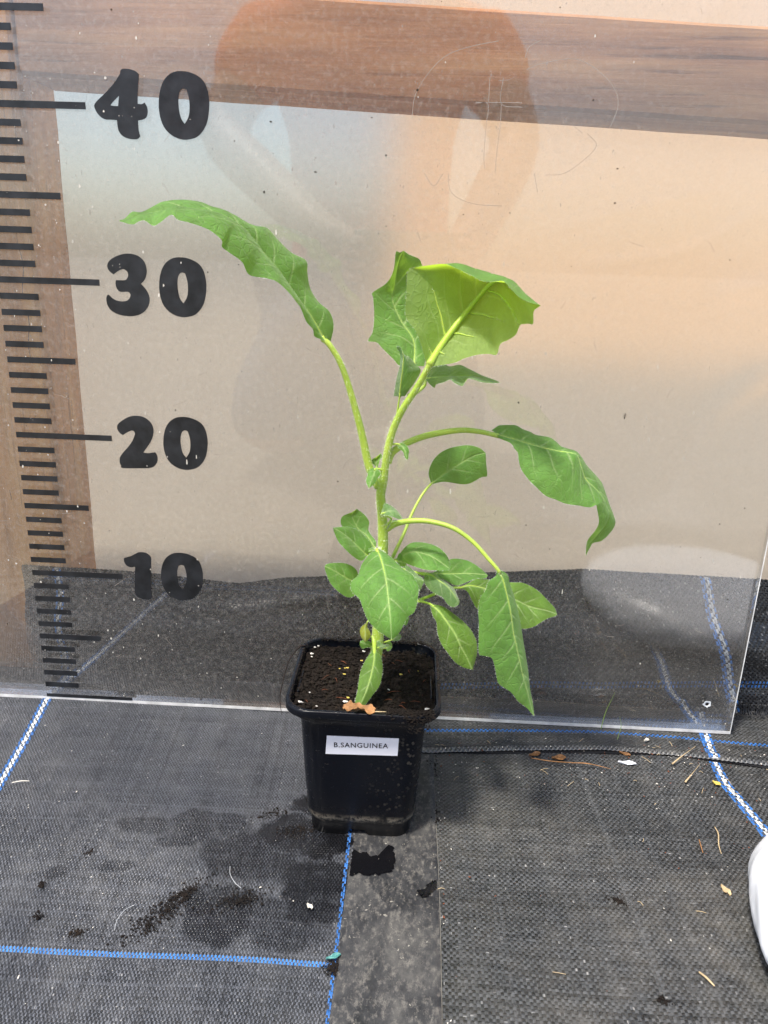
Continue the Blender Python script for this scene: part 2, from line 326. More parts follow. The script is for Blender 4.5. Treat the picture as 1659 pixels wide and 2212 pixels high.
# ------------------------------------------------------------------ traced outlines, in centimetres (x right, y away, z up from the sheet's zero mark)
LEAVES=[{"n":"long_left","c":[[[21.82,-10.2,27.96],[21.44,-10.44,28.14],[21.39,-10.63,28.49],[21.09,-10.92,28.9],[20.76,-11.46,29.77],[20.01,-12.14,30.66],[19.49,-12.45,30.89],[18.73,-12.86,31.03],[18.47,-13.2,31.59],[17.96,-13.55,31.99],[17.69,-13.68,32.21],[17.7,-13.78,32.5],[17.19,-14.03,32.91],[16.43,-14.34,33.16],[16.0,-14.49,33.25],[15.67,-14.36,33.45],[15.1,-14.15,33.13],[14.75,-14.04,32.99],[14.34,-13.89,33.2],[14.06,-13.81,33.17],[13.7,-13.7,33.03],[13.07,-13.5,33.15]],[[21.94,-10.0,27.91],[21.2,-10.22,29.19],[20.53,-10.39,30.04],[19.78,-10.73,31.19],[19.08,-11.1,32.06],[18.36,-11.51,33.01],[17.55,-11.86,33.57],[16.85,-12.12,33.8],[15.93,-12.45,33.86],[15.08,-12.62,33.79],[14.35,-12.75,33.61],[13.69,-12.86,33.44],[12.89,-13.0,33.17]],[[22.2,-9.8,27.87],[22.32,-9.63,28.65],[22.08,-9.47,29.31],[21.5,-9.32,29.76],[21.05,-9.15,30.42],[20.89,-9.01,31.15],[20.83,-9.09,31.74],[20.08,-9.21,32.12],[19.41,-9.34,32.74],[18.89,-9.44,33.24],[18.11,-9.66,33.24],[17.33,-10.07,33.61],[16.5,-10.49,33.93],[16.04,-10.73,34.15],[15.35,-11.08,34.24],[14.52,-11.58,34.15],[14.14,-11.84,33.93],[13.65,-12.18,33.59],[13.29,-12.41,33.63],[13.03,-12.65,33.31],[12.81,-12.8,33.18]]],"under":0,"pet":[[24.87,-9.7,20.2],[24.56,-9.71,20.77],[24.26,-9.73,21.53],[23.75,-9.79,23.66],[22.88,-9.91,26.43],[22.16,-9.99,27.7],[21.95,-10.0,27.88]],"pr":[0.25,0.19],"b":0.25},{"n":"big","c":[[[27.12,-10.5,26.99],[26.78,-10.74,28.01],[26.47,-10.88,28.67],[26.0,-10.61,29.23],[25.96,-10.32,30.03],[25.97,-9.88,30.93],[25.98,-9.68,31.36],[26.28,-9.5,31.57],[27.01,-9.54,31.71],[27.79,-9.59,31.8],[28.28,-10.03,31.65],[28.96,-11.06,31.36],[29.56,-11.89,31.09],[30.06,-12.18,31.09],[30.45,-12.42,31.13],[30.81,-12.7,30.8],[31.2,-12.73,30.46],[31.63,-12.76,30.27],[32.21,-12.8,30.12]],[[27.16,-10.5,26.93],[27.24,-10.03,28.01],[27.37,-9.62,28.93],[27.45,-9.2,29.92],[27.63,-8.91,30.91],[28.18,-8.71,31.53],[28.72,-8.97,31.78],[29.28,-9.24,31.66],[29.99,-9.68,31.45],[30.56,-10.17,31.34],[31.02,-10.6,31.17],[31.37,-11.13,30.85],[31.69,-11.8,30.52],[32.0,-12.39,30.27],[32.21,-12.8,30.12]],[[27.18,-10.5,26.88],[27.78,-9.57,27.76],[28.51,-8.79,28.74],[29.24,-8.35,29.65],[29.78,-8.28,30.35],[30.2,-8.43,30.87],[30.56,-8.63,31.14],[30.98,-8.99,31.1],[31.41,-9.45,30.8],[31.75,-10.54,30.5],[32.02,-11.91,30.22],[32.21,-12.8,30.12]],[[27.22,-10.5,26.86],[27.9,-9.98,27.58],[28.69,-9.52,28.18],[29.48,-9.16,28.8],[30.3,-9.0,29.56],[31.06,-9.46,30.27],[31.61,-10.45,30.27],[31.91,-11.61,30.13],[32.21,-12.8,30.12]],[[27.24,-10.5,26.85],[27.69,-10.6,26.93],[28.52,-10.77,27.13],[29.01,-10.86,27.38],[29.66,-10.96,27.59],[30.15,-11.03,27.65],[30.54,-11.08,27.64],[30.68,-11.16,28.16],[31.02,-11.24,28.37],[31.36,-11.38,28.66],[31.52,-11.52,29.13],[31.82,-11.66,29.23],[32.06,-11.91,29.23],[31.97,-12.41,29.81],[32.09,-12.63,30.0],[32.21,-12.8,30.12]]],"under":1,"pet":[[25.05,-9.75,19.95],[25.15,-9.79,20.66],[25.25,-9.88,22.04],[25.53,-9.97,23.39],[26.01,-10.12,24.57],[26.6,-10.28,25.57],[27.17,-10.46,26.71],[27.3,-10.5,26.99]],"pr":[0.215,0.2],"rib":[0.2,0.05]},{"n":"behind_big","c":[[[26.2,-9.0,26.56],[25.72,-8.86,26.65],[25.41,-8.73,26.94],[24.78,-8.49,27.48],[24.47,-8.36,27.75],[24.01,-8.23,27.81],[24.23,-8.09,28.25],[24.28,-7.84,29.05],[24.19,-7.64,29.96],[24.15,-7.59,30.25],[24.87,-7.41,30.76],[25.21,-7.47,31.42],[25.3,-7.56,32.3],[25.5,-7.58,32.3],[25.71,-7.6,32.39]],[[26.5,-9.0,26.6],[26.44,-7.99,27.85],[25.72,-7.43,28.84],[25.18,-7.13,29.92],[25.29,-7.04,30.56],[25.37,-7.16,31.31],[25.51,-7.43,32.0],[25.71,-7.6,32.39]],[[27.03,-9.0,26.68],[27.34,-6.99,28.15],[27.38,-6.5,29.91],[26.82,-6.51,31.35],[26.68,-6.77,31.75],[26.49,-6.97,32.03],[26.0,-7.28,32.21],[25.7,-7.5,32.4]]],"under":0,"pet":[[25.74,-9.7,25.17],[26.12,-9.42,25.7],[26.39,-9.15,26.27],[26.5,-9.0,26.6]],"pr":[0.15,0.12],"b":0.2},{"n":"young_folded","c":[[[25.5,-9.7,25.16],[25.64,-9.84,26.16],[25.77,-9.93,26.75],[25.78,-10.02,27.33],[25.59,-10.08,27.7],[25.7,-10.1,27.79]],[[25.83,-10.1,25.24],[25.93,-10.45,26.42],[25.96,-10.34,27.26],[25.84,-10.25,27.64],[25.72,-10.2,27.79]],[[26.09,-9.6,25.17],[26.59,-9.27,25.88],[26.86,-9.28,26.48],[26.61,-9.35,26.77],[26.24,-9.61,27.19],[26.01,-9.79,27.29],[25.83,-10.06,27.62],[25.72,-10.2,27.79]]],"under":0,"fuzz":1,"b":0.05},{"n":"side_right_top","c":[[[27.14,-9.0,26.18],[27.51,-8.66,26.63],[28.11,-8.33,26.71],[28.42,-8.24,26.63],[28.91,-8.52,26.76],[29.35,-8.78,26.62],[30.03,-9.41,26.38],[30.62,-10.13,26.27],[30.9,-10.5,26.19]],[[27.14,-9.3,26.08],[27.87,-9.38,26.23],[28.74,-9.47,26.31],[29.6,-9.78,26.36],[30.27,-10.14,26.29],[30.9,-10.5,26.19]],[[27.14,-9.6,26.06],[27.35,-9.81,25.87],[27.59,-10.01,25.73],[27.69,-10.15,25.93],[28.03,-10.39,26.07],[28.35,-10.61,26.25],[28.59,-10.65,26.1],[28.99,-10.71,25.98],[29.19,-10.76,26.34],[29.53,-10.78,26.32],[29.89,-10.71,26.21],[30.47,-10.59,26.16],[30.9,-10.5,26.19]]],"under":0,"pet":[[26.27,-9.9,25.22],[26.67,-9.7,25.41],[27.07,-9.46,25.72],[27.17,-9.3,26.05]],"pr":[0.13,0.1],"fuzz":1,"b":0.1},{"n":"long_right","c":[[[30.81,-8.7,23.36],[31.1,-8.6,23.55],[31.25,-8.55,23.62],[31.7,-8.42,23.63],[32.17,-8.29,23.6],[32.6,-8.15,23.37],[33.0,-8.04,23.23],[33.35,-8.0,23.06],[34.06,-8.0,22.96],[34.49,-8.0,22.72],[34.76,-8.0,22.48],[35.23,-8.0,22.34],[35.64,-8.0,22.2],[35.98,-8.0,21.88],[36.33,-8.0,21.42],[36.9,-8.0,20.87],[37.25,-8.02,20.47],[37.39,-8.14,20.13],[37.5,-8.28,19.75],[37.67,-8.43,19.33],[37.94,-8.63,18.81],[38.04,-8.74,18.53],[37.99,-8.82,18.23],[37.81,-8.88,17.92],[37.53,-8.95,17.58],[37.29,-9.0,17.4],[36.88,-9.07,17.32],[36.72,-9.12,17.03],[36.52,-9.2,16.62]],[[30.98,-9.0,23.25],[32.03,-9.0,23.0],[33.34,-9.0,22.67],[34.28,-9.05,22.5],[35.16,-9.11,22.4],[35.49,-9.14,22.27],[35.77,-9.19,21.6],[36.08,-9.24,20.97],[36.61,-9.29,20.49],[37.1,-9.34,20.0],[37.38,-9.39,19.46],[37.5,-9.41,19.05],[37.36,-9.43,18.52],[36.98,-9.45,17.92],[36.56,-9.48,17.32],[36.45,-9.5,16.73]],[[31.23,-9.2,23.03],[31.8,-9.46,22.86],[32.0,-9.61,22.61],[32.19,-9.73,22.4],[32.25,-9.89,22.04],[32.41,-10.08,21.59],[32.81,-10.28,21.11],[33.21,-10.45,20.77],[33.7,-10.59,20.38],[34.26,-10.56,20.17],[34.82,-10.53,19.96],[35.51,-10.48,19.87],[36.14,-10.33,19.75],[36.48,-10.23,19.86],[36.56,-10.19,19.67],[36.8,-10.01,18.9],[36.72,-9.91,18.39],[36.42,-9.78,17.8],[36.36,-9.71,17.4],[36.43,-9.6,16.76]]],"under":0,"pet":[[25.33,-9.7,21.57],[25.53,-9.61,22.11],[26.03,-9.51,22.49],[26.93,-9.35,22.92],[28.03,-9.19,23.21],[29.26,-9.11,23.39],[30.26,-9.05,23.32],[31.06,-9.0,23.17]],"pr":[0.2,0.17],"b":0.2},{"n":"round_upper","c":[[[27.8,-6.0,19.51],[27.63,-5.73,20.1],[27.94,-5.37,20.84],[28.62,-5.01,21.34],[29.72,-4.78,21.59],[30.54,-4.61,21.46],[31.02,-4.5,21.12]],[[27.82,-6.0,19.48],[28.57,-5.69,20.02],[29.45,-5.31,20.58],[30.35,-4.82,21.01],[31.02,-4.5,21.12]],[[27.9,-6.0,19.46],[28.59,-6.0,19.62],[29.9,-5.72,19.45],[30.82,-5.09,19.75],[31.16,-4.94,19.81],[31.08,-4.71,20.5],[31.02,-4.5,21.12]]],"under":0,"pet":[[25.58,-9.3,15.44],[25.74,-8.95,15.83],[26.35,-7.88,17.0],[26.78,-7.11,18.0],[27.33,-6.44,18.94],[27.82,-6.0,19.48]],"pr":[0.12,0.09],"b":0.15},{"n":"left_upper_back","c":[[[24.62,-9.3,16.51],[23.88,-8.8,17.07],[23.24,-8.46,17.29],[22.77,-8.32,17.41],[22.76,-8.21,17.9],[23.28,-8.08,18.16],[23.6,-8.0,18.36]],[[24.75,-9.3,16.52],[24.22,-8.6,17.02],[23.75,-8.19,17.2],[23.32,-7.95,17.88],[23.48,-7.85,18.16],[23.58,-7.8,18.3]],[[24.81,-9.3,16.61],[24.77,-8.99,16.82],[24.48,-8.55,17.01],[24.3,-8.2,17.21],[24.32,-7.96,17.59],[24.1,-7.9,17.93],[23.83,-7.85,18.15],[23.58,-7.8,18.3]]],"under":0,"b":0.12},{"n":"left_upper_front","c":[[[24.35,-10.0,16.28],[24.09,-10.26,16.1],[23.77,-10.51,16.32],[23.29,-10.96,16.92],[22.83,-10.91,17.42],[22.59,-10.83,17.91],[22.53,-10.8,18.14]],[[24.36,-9.8,16.25],[23.88,-9.91,16.75],[23.42,-10.04,17.27],[22.93,-10.35,17.76],[22.52,-10.6,18.07]],[[24.43,-9.7,16.26],[24.59,-9.57,16.61],[24.26,-9.37,17.11],[23.74,-9.33,17.55],[23.26,-9.75,17.84],[22.86,-10.08,17.96],[22.5,-10.4,18.0]]],"under":0,"b":0.2},{"n":"left_low","c":[[[23.83,-10.3,14.62],[23.78,-10.62,14.2],[23.42,-10.88,14.14],[22.94,-11.25,14.6],[22.47,-11.19,15.07],[22.2,-11.07,15.63],[22.11,-11.0,15.96]],[[23.85,-10.1,14.76],[23.44,-10.32,14.97],[22.95,-10.61,15.39],[22.55,-10.81,15.72],[22.12,-11.0,15.98]],[[23.89,-10.0,14.91],[23.84,-10.0,15.32],[23.57,-10.0,15.63],[23.1,-10.05,15.82],[22.51,-10.47,15.97],[22.19,-10.7,15.98],[22.1,-10.8,15.9]]],"under":0,"b":0.15},{"n":"center_front","c":[[[25.01,-10.6,16.95],[25.45,-11.05,16.9],[25.88,-11.57,16.73],[26.39,-12.21,16.53],[26.84,-12.69,16.45],[27.13,-13.1,16.16],[27.23,-13.39,15.91],[27.17,-13.98,15.36],[27.03,-14.29,15.03],[26.73,-14.49,14.86],[26.56,-14.69,14.56],[26.38,-14.91,14.24],[26.2,-15.06,14.05],[26.0,-15.2,13.92]],[[24.92,-10.8,17.04],[25.19,-11.64,16.81],[25.51,-13.17,16.37],[25.68,-14.07,15.83],[25.86,-14.97,15.0],[25.98,-15.4,14.02]],[[24.85,-10.6,16.92],[24.58,-10.94,16.82],[24.32,-11.37,16.61],[24.15,-11.75,16.4],[24.03,-12.25,16.08],[23.75,-12.68,15.9],[23.71,-12.97,15.63],[23.88,-13.22,15.45],[24.23,-13.59,15.29],[24.42,-13.96,15.0],[24.6,-14.27,14.72],[24.81,-14.47,14.45],[25.22,-14.75,14.18],[25.62,-15.0,14.03],[25.96,-15.2,13.92]]],"under":0,"pet":[[25.23,-9.7,16.19],[25.13,-10.08,16.6],[24.92,-10.8,17.06]],"pr":[0.14,0.12],"b":0.2},{"n":"right_mid","c":[[[26.01,-9.1,15.92],[26.39,-8.94,16.46],[26.85,-8.8,16.76],[27.61,-8.62,16.71],[28.28,-9.02,16.64],[28.75,-9.44,16.37],[29.0,-9.83,15.97],[28.99,-10.0,15.77]],[[25.99,-9.2,15.88],[26.5,-9.34,16.27],[27.05,-9.48,16.48],[27.81,-9.72,16.38],[28.37,-9.99,16.16],[28.97,-10.3,15.86]],[[26.12,-9.2,15.99],[26.42,-9.57,15.85],[26.99,-10.13,15.85],[27.64,-10.59,15.87],[28.38,-10.54,15.85],[28.96,-10.5,15.91]]],"under":0,"pet":[[25.3,-9.7,15.69],[25.76,-9.38,15.84],[26.01,-9.2,15.92]],"pr":[0.1,0.08],"b":0.2},{"n":"right_back","c":[[[28.11,-8.3,14.78],[28.37,-8.08,14.87],[29.12,-7.41,15.31],[30.01,-7.08,15.19],[30.55,-7.27,15.03],[31.04,-7.46,14.75],[31.36,-7.6,14.5]],[[28.11,-8.4,14.76],[29.35,-7.93,14.63],[30.27,-7.8,14.63],[31.29,-7.8,14.61]],[[28.16,-8.5,14.75],[28.7,-8.53,14.5],[29.46,-8.58,14.16],[29.99,-8.49,14.32],[30.52,-8.25,14.45],[31.18,-7.99,14.45],[31.33,-7.9,14.6]]],"under":0,"pet":[[25.73,-9.5,15.21],[27.04,-8.84,14.95],[28.11,-8.4,14.76]],"pr":[0.1,0.08],"b":0.15},{"n":"fuzzy_right","c":[[[27.54,-9.9,15.35],[27.84,-9.86,15.39],[28.2,-9.81,15.35],[28.48,-9.76,15.06],[28.96,-9.78,14.76],[29.26,-10.08,14.63],[29.42,-10.37,14.38],[29.57,-10.66,14.13],[29.52,-10.8,13.99]],[[27.54,-10.0,15.34],[27.94,-10.18,15.42],[28.35,-10.39,15.24],[28.81,-10.64,15.02],[29.17,-10.88,14.7],[29.43,-11.11,14.32],[29.47,-11.2,14.15]],[[27.57,-10.0,15.23],[27.61,-10.23,14.94],[27.92,-10.56,14.66],[28.33,-10.87,14.54],[28.63,-10.98,14.44],[28.84,-11.09,14.17],[29.1,-11.18,14.01],[29.29,-11.24,14.04],[29.46,-11.3,14.19]]],"under":0,"pet":[[25.9,-9.7,15.02],[26.76,-10.0,15.47],[27.54,-10.0,15.35]],"pr":[0.1,0.08],"fuzz":1,"b":0.15},{"n":"yellow_right","c":[[[29.76,-8.9,14.25],[30.19,-8.61,14.38],[30.62,-8.32,14.51],[31.07,-8.06,14.42],[31.94,-7.6,14.15],[32.76,-7.52,14.07],[33.42,-7.46,14.05],[33.87,-7.42,13.88],[34.42,-7.51,13.59],[34.98,-7.73,13.12],[35.42,-7.9,12.7],[35.55,-8.0,12.39]],[[29.7,-9.0,14.25],[30.29,-8.76,14.29],[31.18,-8.4,13.99],[32.2,-8.14,13.47],[33.1,-8.05,13.18],[33.88,-8.03,12.82],[34.96,-8.14,12.64],[35.5,-8.2,12.47]],[[29.75,-9.0,14.21],[30.13,-9.04,13.99],[30.43,-9.09,13.46],[30.77,-9.15,12.98],[31.66,-9.16,12.39],[32.76,-9.06,11.99],[33.47,-8.99,11.81],[34.08,-8.8,11.87],[34.45,-8.67,12.06],[34.93,-8.49,12.3],[35.43,-8.33,12.43],[35.48,-8.3,12.52]]],"under":0,"pet":[[25.65,-9.7,13.26],[26.59,-9.61,13.27],[27.36,-9.53,13.56],[27.88,-9.45,13.77],[28.34,-9.33,13.94],[28.91,-9.19,14.14],[29.33,-9.09,14.23],[29.7,-9.0,14.25]],"pr":[0.12,0.09],"yellow":0.5,"b":0.2},{"n":"right_low","c":[[[27.99,-10.4,13.75],[28.69,-10.4,13.63],[29.33,-10.4,13.21],[29.86,-10.55,12.85],[30.33,-10.79,12.43],[30.63,-11.04,11.9],[30.68,-11.31,11.42],[30.59,-11.56,10.98],[30.46,-11.8,10.56]],[[27.97,-10.4,13.73],[28.43,-10.71,13.53],[28.95,-11.17,13.05],[29.37,-11.48,12.56],[29.69,-11.78,12.01],[30.08,-11.9,11.36],[30.42,-12.0,10.67]],[[27.96,-10.4,13.7],[28.15,-10.73,13.19],[28.36,-10.94,12.91],[28.43,-11.23,12.44],[28.65,-11.53,11.93],[29.02,-11.81,11.54],[29.44,-11.93,11.06],[29.91,-11.97,10.77],[30.42,-12.0,10.67]]],"under":0,"pet":[[25.81,-9.7,13.15],[26.84,-9.98,13.56],[27.35,-10.17,13.78],[27.66,-10.28,13.79],[27.97,-10.4,13.73]],"pr":[0.1,0.08],"b":0.2,"yellow":0.2},{"n":"hanging_big","c":[[[31.48,-11.9,16.61],[31.85,-11.76,16.34],[32.0,-11.68,16.1],[32.13,-11.54,15.62],[32.47,-11.3,14.78],[32.69,-11.2,14.09],[32.97,-11.2,13.11],[33.14,-11.2,12.34],[33.32,-11.48,11.54],[33.51,-11.89,10.58],[33.62,-12.3,9.8],[33.78,-12.69,9.13],[33.85,-13.0,8.59]],[[31.36,-12.0,16.67],[31.69,-12.13,16.06],[31.98,-12.31,15.16],[32.24,-12.5,14.15],[32.45,-12.61,13.14],[32.78,-12.73,12.02],[33.11,-12.84,10.83],[33.44,-12.91,9.82],[33.83,-13.0,8.59]],[[31.3,-12.0,16.59],[31.27,-12.08,16.31],[30.91,-12.2,16.03],[30.77,-12.32,15.58],[30.5,-12.46,15.15],[30.44,-12.63,14.43],[30.5,-12.71,13.94],[30.54,-12.86,13.05],[30.6,-13.0,12.21],[30.84,-13.02,12.1],[31.28,-13.06,12.01],[31.49,-13.11,11.49],[31.65,-13.16,10.82],[31.82,-13.19,10.51],[32.45,-13.15,10.07],[32.9,-13.1,9.5],[33.38,-13.05,9.11],[33.69,-13.02,8.76],[33.82,-13.0,8.59]]],"under":0,"pet":[[25.24,-9.7,17.69],[25.51,-9.77,17.9],[25.87,-9.85,18.18],[26.6,-10.01,18.44],[27.69,-10.25,18.55],[28.96,-10.68,18.38],[30.04,-11.14,17.8],[30.86,-11.65,17.08],[31.38,-12.0,16.53]],"pr":[0.17,0.13],"b":0.2},{"n":"small_mid","c":[[[25.08,-10.2,18.92],[25.15,-10.2,19.21],[25.27,-10.2,19.45],[25.58,-10.2,19.34],[25.93,-10.38,19.13],[26.14,-10.52,18.92],[26.25,-10.6,18.79]],[[25.09,-10.5,18.94],[25.36,-10.63,19.12],[25.69,-10.79,19.25],[25.98,-10.8,19.09],[26.25,-10.8,18.85]],[[25.1,-10.6,18.95],[25.29,-10.76,18.96],[25.5,-10.93,19.01],[25.79,-11.06,18.96],[26.03,-10.98,18.85],[26.25,-10.9,18.87]]],"under":0,"pet":[[25.33,-9.9,17.93],[25.45,-10.02,18.2],[25.61,-10.2,18.62],[25.56,-10.3,18.87]],"pr":[0.07,0.06],"b":0.05,"fuzz":0.5},{"n":"tiny_mid","c":[[[25.58,-9.6,18.19],[25.76,-9.47,18.3],[25.93,-9.38,18.25],[26.05,-9.3,18.14]],[[25.61,-9.7,18.22],[25.81,-9.65,18.28],[26.06,-9.6,18.23]],[[25.61,-9.8,18.24],[25.82,-9.75,18.24],[26.06,-9.7,18.26]]],"under":0,"fuzz":1,"b":0.03},{"n":"node_left","c":[[[24.73,-10.2,21.36],[24.88,-10.28,21.29],[24.97,-10.37,21.12],[24.83,-10.48,20.91],[24.75,-10.64,20.73],[24.59,-10.82,20.6],[24.41,-11.0,20.48]],[[24.68,-10.2,21.36],[24.63,-10.49,21.11],[24.53,-10.76,20.85],[24.41,-11.0,20.48]],[[24.63,-10.1,21.37],[24.44,-10.25,21.34],[24.32,-10.39,21.24],[24.32,-10.5,21.12],[24.25,-10.67,20.92],[24.26,-10.8,20.73],[24.41,-11.0,20.48]]],"under":0,"b":0.05},{"n":"node_back","c":[[[24.73,-9.7,21.26],[24.52,-9.6,21.45],[24.42,-9.53,21.58],[24.49,-9.48,21.7],[24.68,-9.4,21.79],[24.89,-9.3,21.98]],[[24.74,-9.6,21.23],[24.67,-9.44,21.42],[24.72,-9.26,21.63],[24.9,-9.0,21.9]],[[24.77,-9.6,21.23],[24.84,-9.47,21.48],[24.86,-9.41,21.6],[24.98,-9.31,21.76],[24.98,-9.24,21.89],[24.92,-9.2,21.96]]],"under":0,"b":0.05},{"n":"node_right","c":[[[25.85,-10.0,22.72],[26.07,-10.07,22.77],[26.24,-10.13,22.68],[26.39,-10.19,22.55],[26.44,-10.28,22.38],[26.41,-10.36,22.22],[26.42,-10.43,22.09],[26.35,-10.5,21.97]],[[25.84,-10.0,22.7],[26.05,-10.19,22.62],[26.21,-10.41,22.43],[26.29,-10.51,22.21],[26.35,-10.6,22.0]],[[25.81,-10.0,22.66],[25.88,-10.11,22.51],[26.03,-10.23,22.42],[26.17,-10.36,22.29],[26.19,-10.43,22.18],[26.27,-10.53,22.06],[26.34,-10.6,22.0]]],"under":0,"b":0.05},{"n":"soil_leaf","c":[[[25.05,-10.4,10.71],[25.32,-10.8,10.54],[25.46,-11.26,10.25],[25.46,-11.78,9.87],[25.36,-12.21,9.51],[25.09,-12.61,9.26],[24.85,-12.89,9.02],[24.64,-13.13,8.82],[24.42,-13.31,8.73],[24.28,-13.4,8.77]],[[24.94,-10.4,10.74],[24.96,-11.25,10.42],[24.8,-12.37,9.84],[24.56,-13.01,9.28],[24.28,-13.4,8.77]],[[24.84,-10.4,10.7],[24.68,-10.71,10.59],[24.47,-11.15,10.41],[24.27,-11.73,10.11],[24.21,-12.2,9.77],[24.18,-12.69,9.39],[24.1,-13.03,9.06],[24.09,-13.23,8.85],[24.27,-13.4,8.77]]],"under":0,"pet":[[24.79,-9.8,11.28],[24.91,-10.09,11.02],[24.94,-10.4,10.74]],"pr":[0.14,0.13],"b":0.15,"yellow":0.3},{"n":"yellow_tiny","c":[[[24.54,-9.9,12.3],[24.48,-10.0,11.96],[24.66,-10.11,11.68],[24.68,-10.18,11.43],[24.51,-10.26,11.22],[24.43,-10.3,11.14]],[[24.53,-10.0,12.34],[24.38,-10.18,12.04],[24.4,-10.39,11.67],[24.43,-10.6,11.29]],[[24.5,-9.9,12.29],[24.34,-9.97,12.13],[24.11,-10.05,11.91],[24.08,-10.14,11.62],[24.2,-10.22,11.33],[24.41,-10.3,11.15]]],"under":0,"yellow":1,"b":0.05},{"n":"base_left","c":[[[24.87,-10.1,10.66],[24.56,-10.25,10.8],[24.27,-10.41,10.77],[24.12,-10.53,11.04],[24.11,-10.6,11.25]],[[24.86,-10.0,10.69],[24.52,-10.23,10.96],[24.11,-10.5,11.22]],[[24.86,-9.9,10.71],[24.68,-10.02,11.01],[24.37,-10.16,11.21],[24.16,-10.26,11.18],[24.1,-10.3,11.13]]],"under":0,"b":0.05},{"n":"base_mid","c":[[[25.09,-10.2,10.78],[25.08,-10.2,11.02],[25.16,-10.2,11.22],[25.3,-10.2,11.08],[25.52,-10.2,11.0],[25.74,-10.2,11.03]],[[25.12,-10.3,10.81],[25.36,-10.42,11.01],[25.75,-10.6,11.22]],[[25.12,-10.3,10.78],[25.41,-10.51,10.94],[25.54,-10.61,11.05],[25.75,-10.8,11.3]]],"under":0,"fuzz":1,"b":0.05},{"n":"base_right","c":[[[25.51,-9.6,10.48],[25.59,-9.52,10.8],[25.76,-9.47,10.93],[25.93,-9.4,10.6]],[[25.54,-9.7,10.49],[25.73,-9.65,10.62],[25.93,-9.6,10.63]],[[25.57,-9.8,10.49],[25.7,-9.77,10.34],[25.87,-9.73,10.47],[25.94,-9.7,10.63]]],"under":0,"b":0.04},{"n":"base_right_pale","c":[[[25.89,-9.6,11.05],[26.15,-9.39,11.25],[26.37,-9.26,11.22],[26.44,-9.2,11.1]],[[25.9,-9.7,11.05],[26.2,-9.52,11.17],[26.44,-9.4,11.18]],[[25.95,-9.8,11.03],[26.3,-9.63,11.01],[26.42,-9.54,11.14],[26.45,-9.5,11.21]]],"under":0,"fuzz":1,"b":0.04},{"n":"fuzzy_center","c":[[[26.34,-10.0,15.7],[26.64,-10.04,15.82],[26.9,-10.08,15.64],[27.21,-10.14,15.36],[27.47,-10.18,15.21],[27.56,-10.2,15.08]],[[26.39,-10.2,15.71],[26.82,-10.42,15.55],[27.17,-10.62,15.38],[27.54,-10.8,15.31]],[[26.39,-10.2,15.62],[26.75,-10.39,15.26],[27.16,-10.67,14.67],[27.36,-10.75,14.71],[27.53,-10.9,15.2]]],"under":0,"fuzz":1,"b":0.08},{"n":"node_dark","c":[[[24.83,-10.0,16.6],[24.58,-10.12,16.5],[24.44,-10.2,16.61]],[[24.87,-10.0,16.69],[24.64,-10.05,16.68],[24.43,-10.1,16.6]],[[24.86,-9.9,16.75],[24.61,-9.95,16.76],[24.44,-9.98,16.67],[24.42,-10.0,16.57]]],"under":0,"b":0.02},{"n":"right_dark","c":[[[25.98,-9.5,15.92],[26.09,-9.41,16.26],[26.24,-9.38,16.27],[26.59,-9.2,15.5]],[[25.98,-9.5,15.87],[26.28,-9.41,15.8],[26.62,-9.3,15.52]],[[26.03,-9.6,15.82],[26.25,-9.51,15.56],[26.62,-9.4,15.54]]],"under":0,"b":0.04},{"n":"behind_center","c":[[[26.32,-9.5,12.58],[26.58,-9.63,12.75],[26.81,-9.77,12.59],[26.78,-9.91,12.32],[26.7,-10.0,12.17]],[[26.32,-9.6,12.58],[26.55,-9.82,12.55],[26.7,-10.2,12.27]],[[26.28,-9.7,12.58],[26.43,-9.92,12.4],[26.57,-10.1,12.26],[26.69,-10.2,12.27]]],"under":0,"b":0.04}]
STEM=[[25.01,-9.7,9.93],[25.07,-9.7,10.93],[25.13,-9.7,13.42],[25.21,-9.7,16.52],[25.13,-9.73,18.43],[24.99,-9.77,19.86],[25.13,-9.8,20.81],[25.25,-9.84,22.0],[25.47,-9.88,23.28],[25.7,-9.9,23.93]]
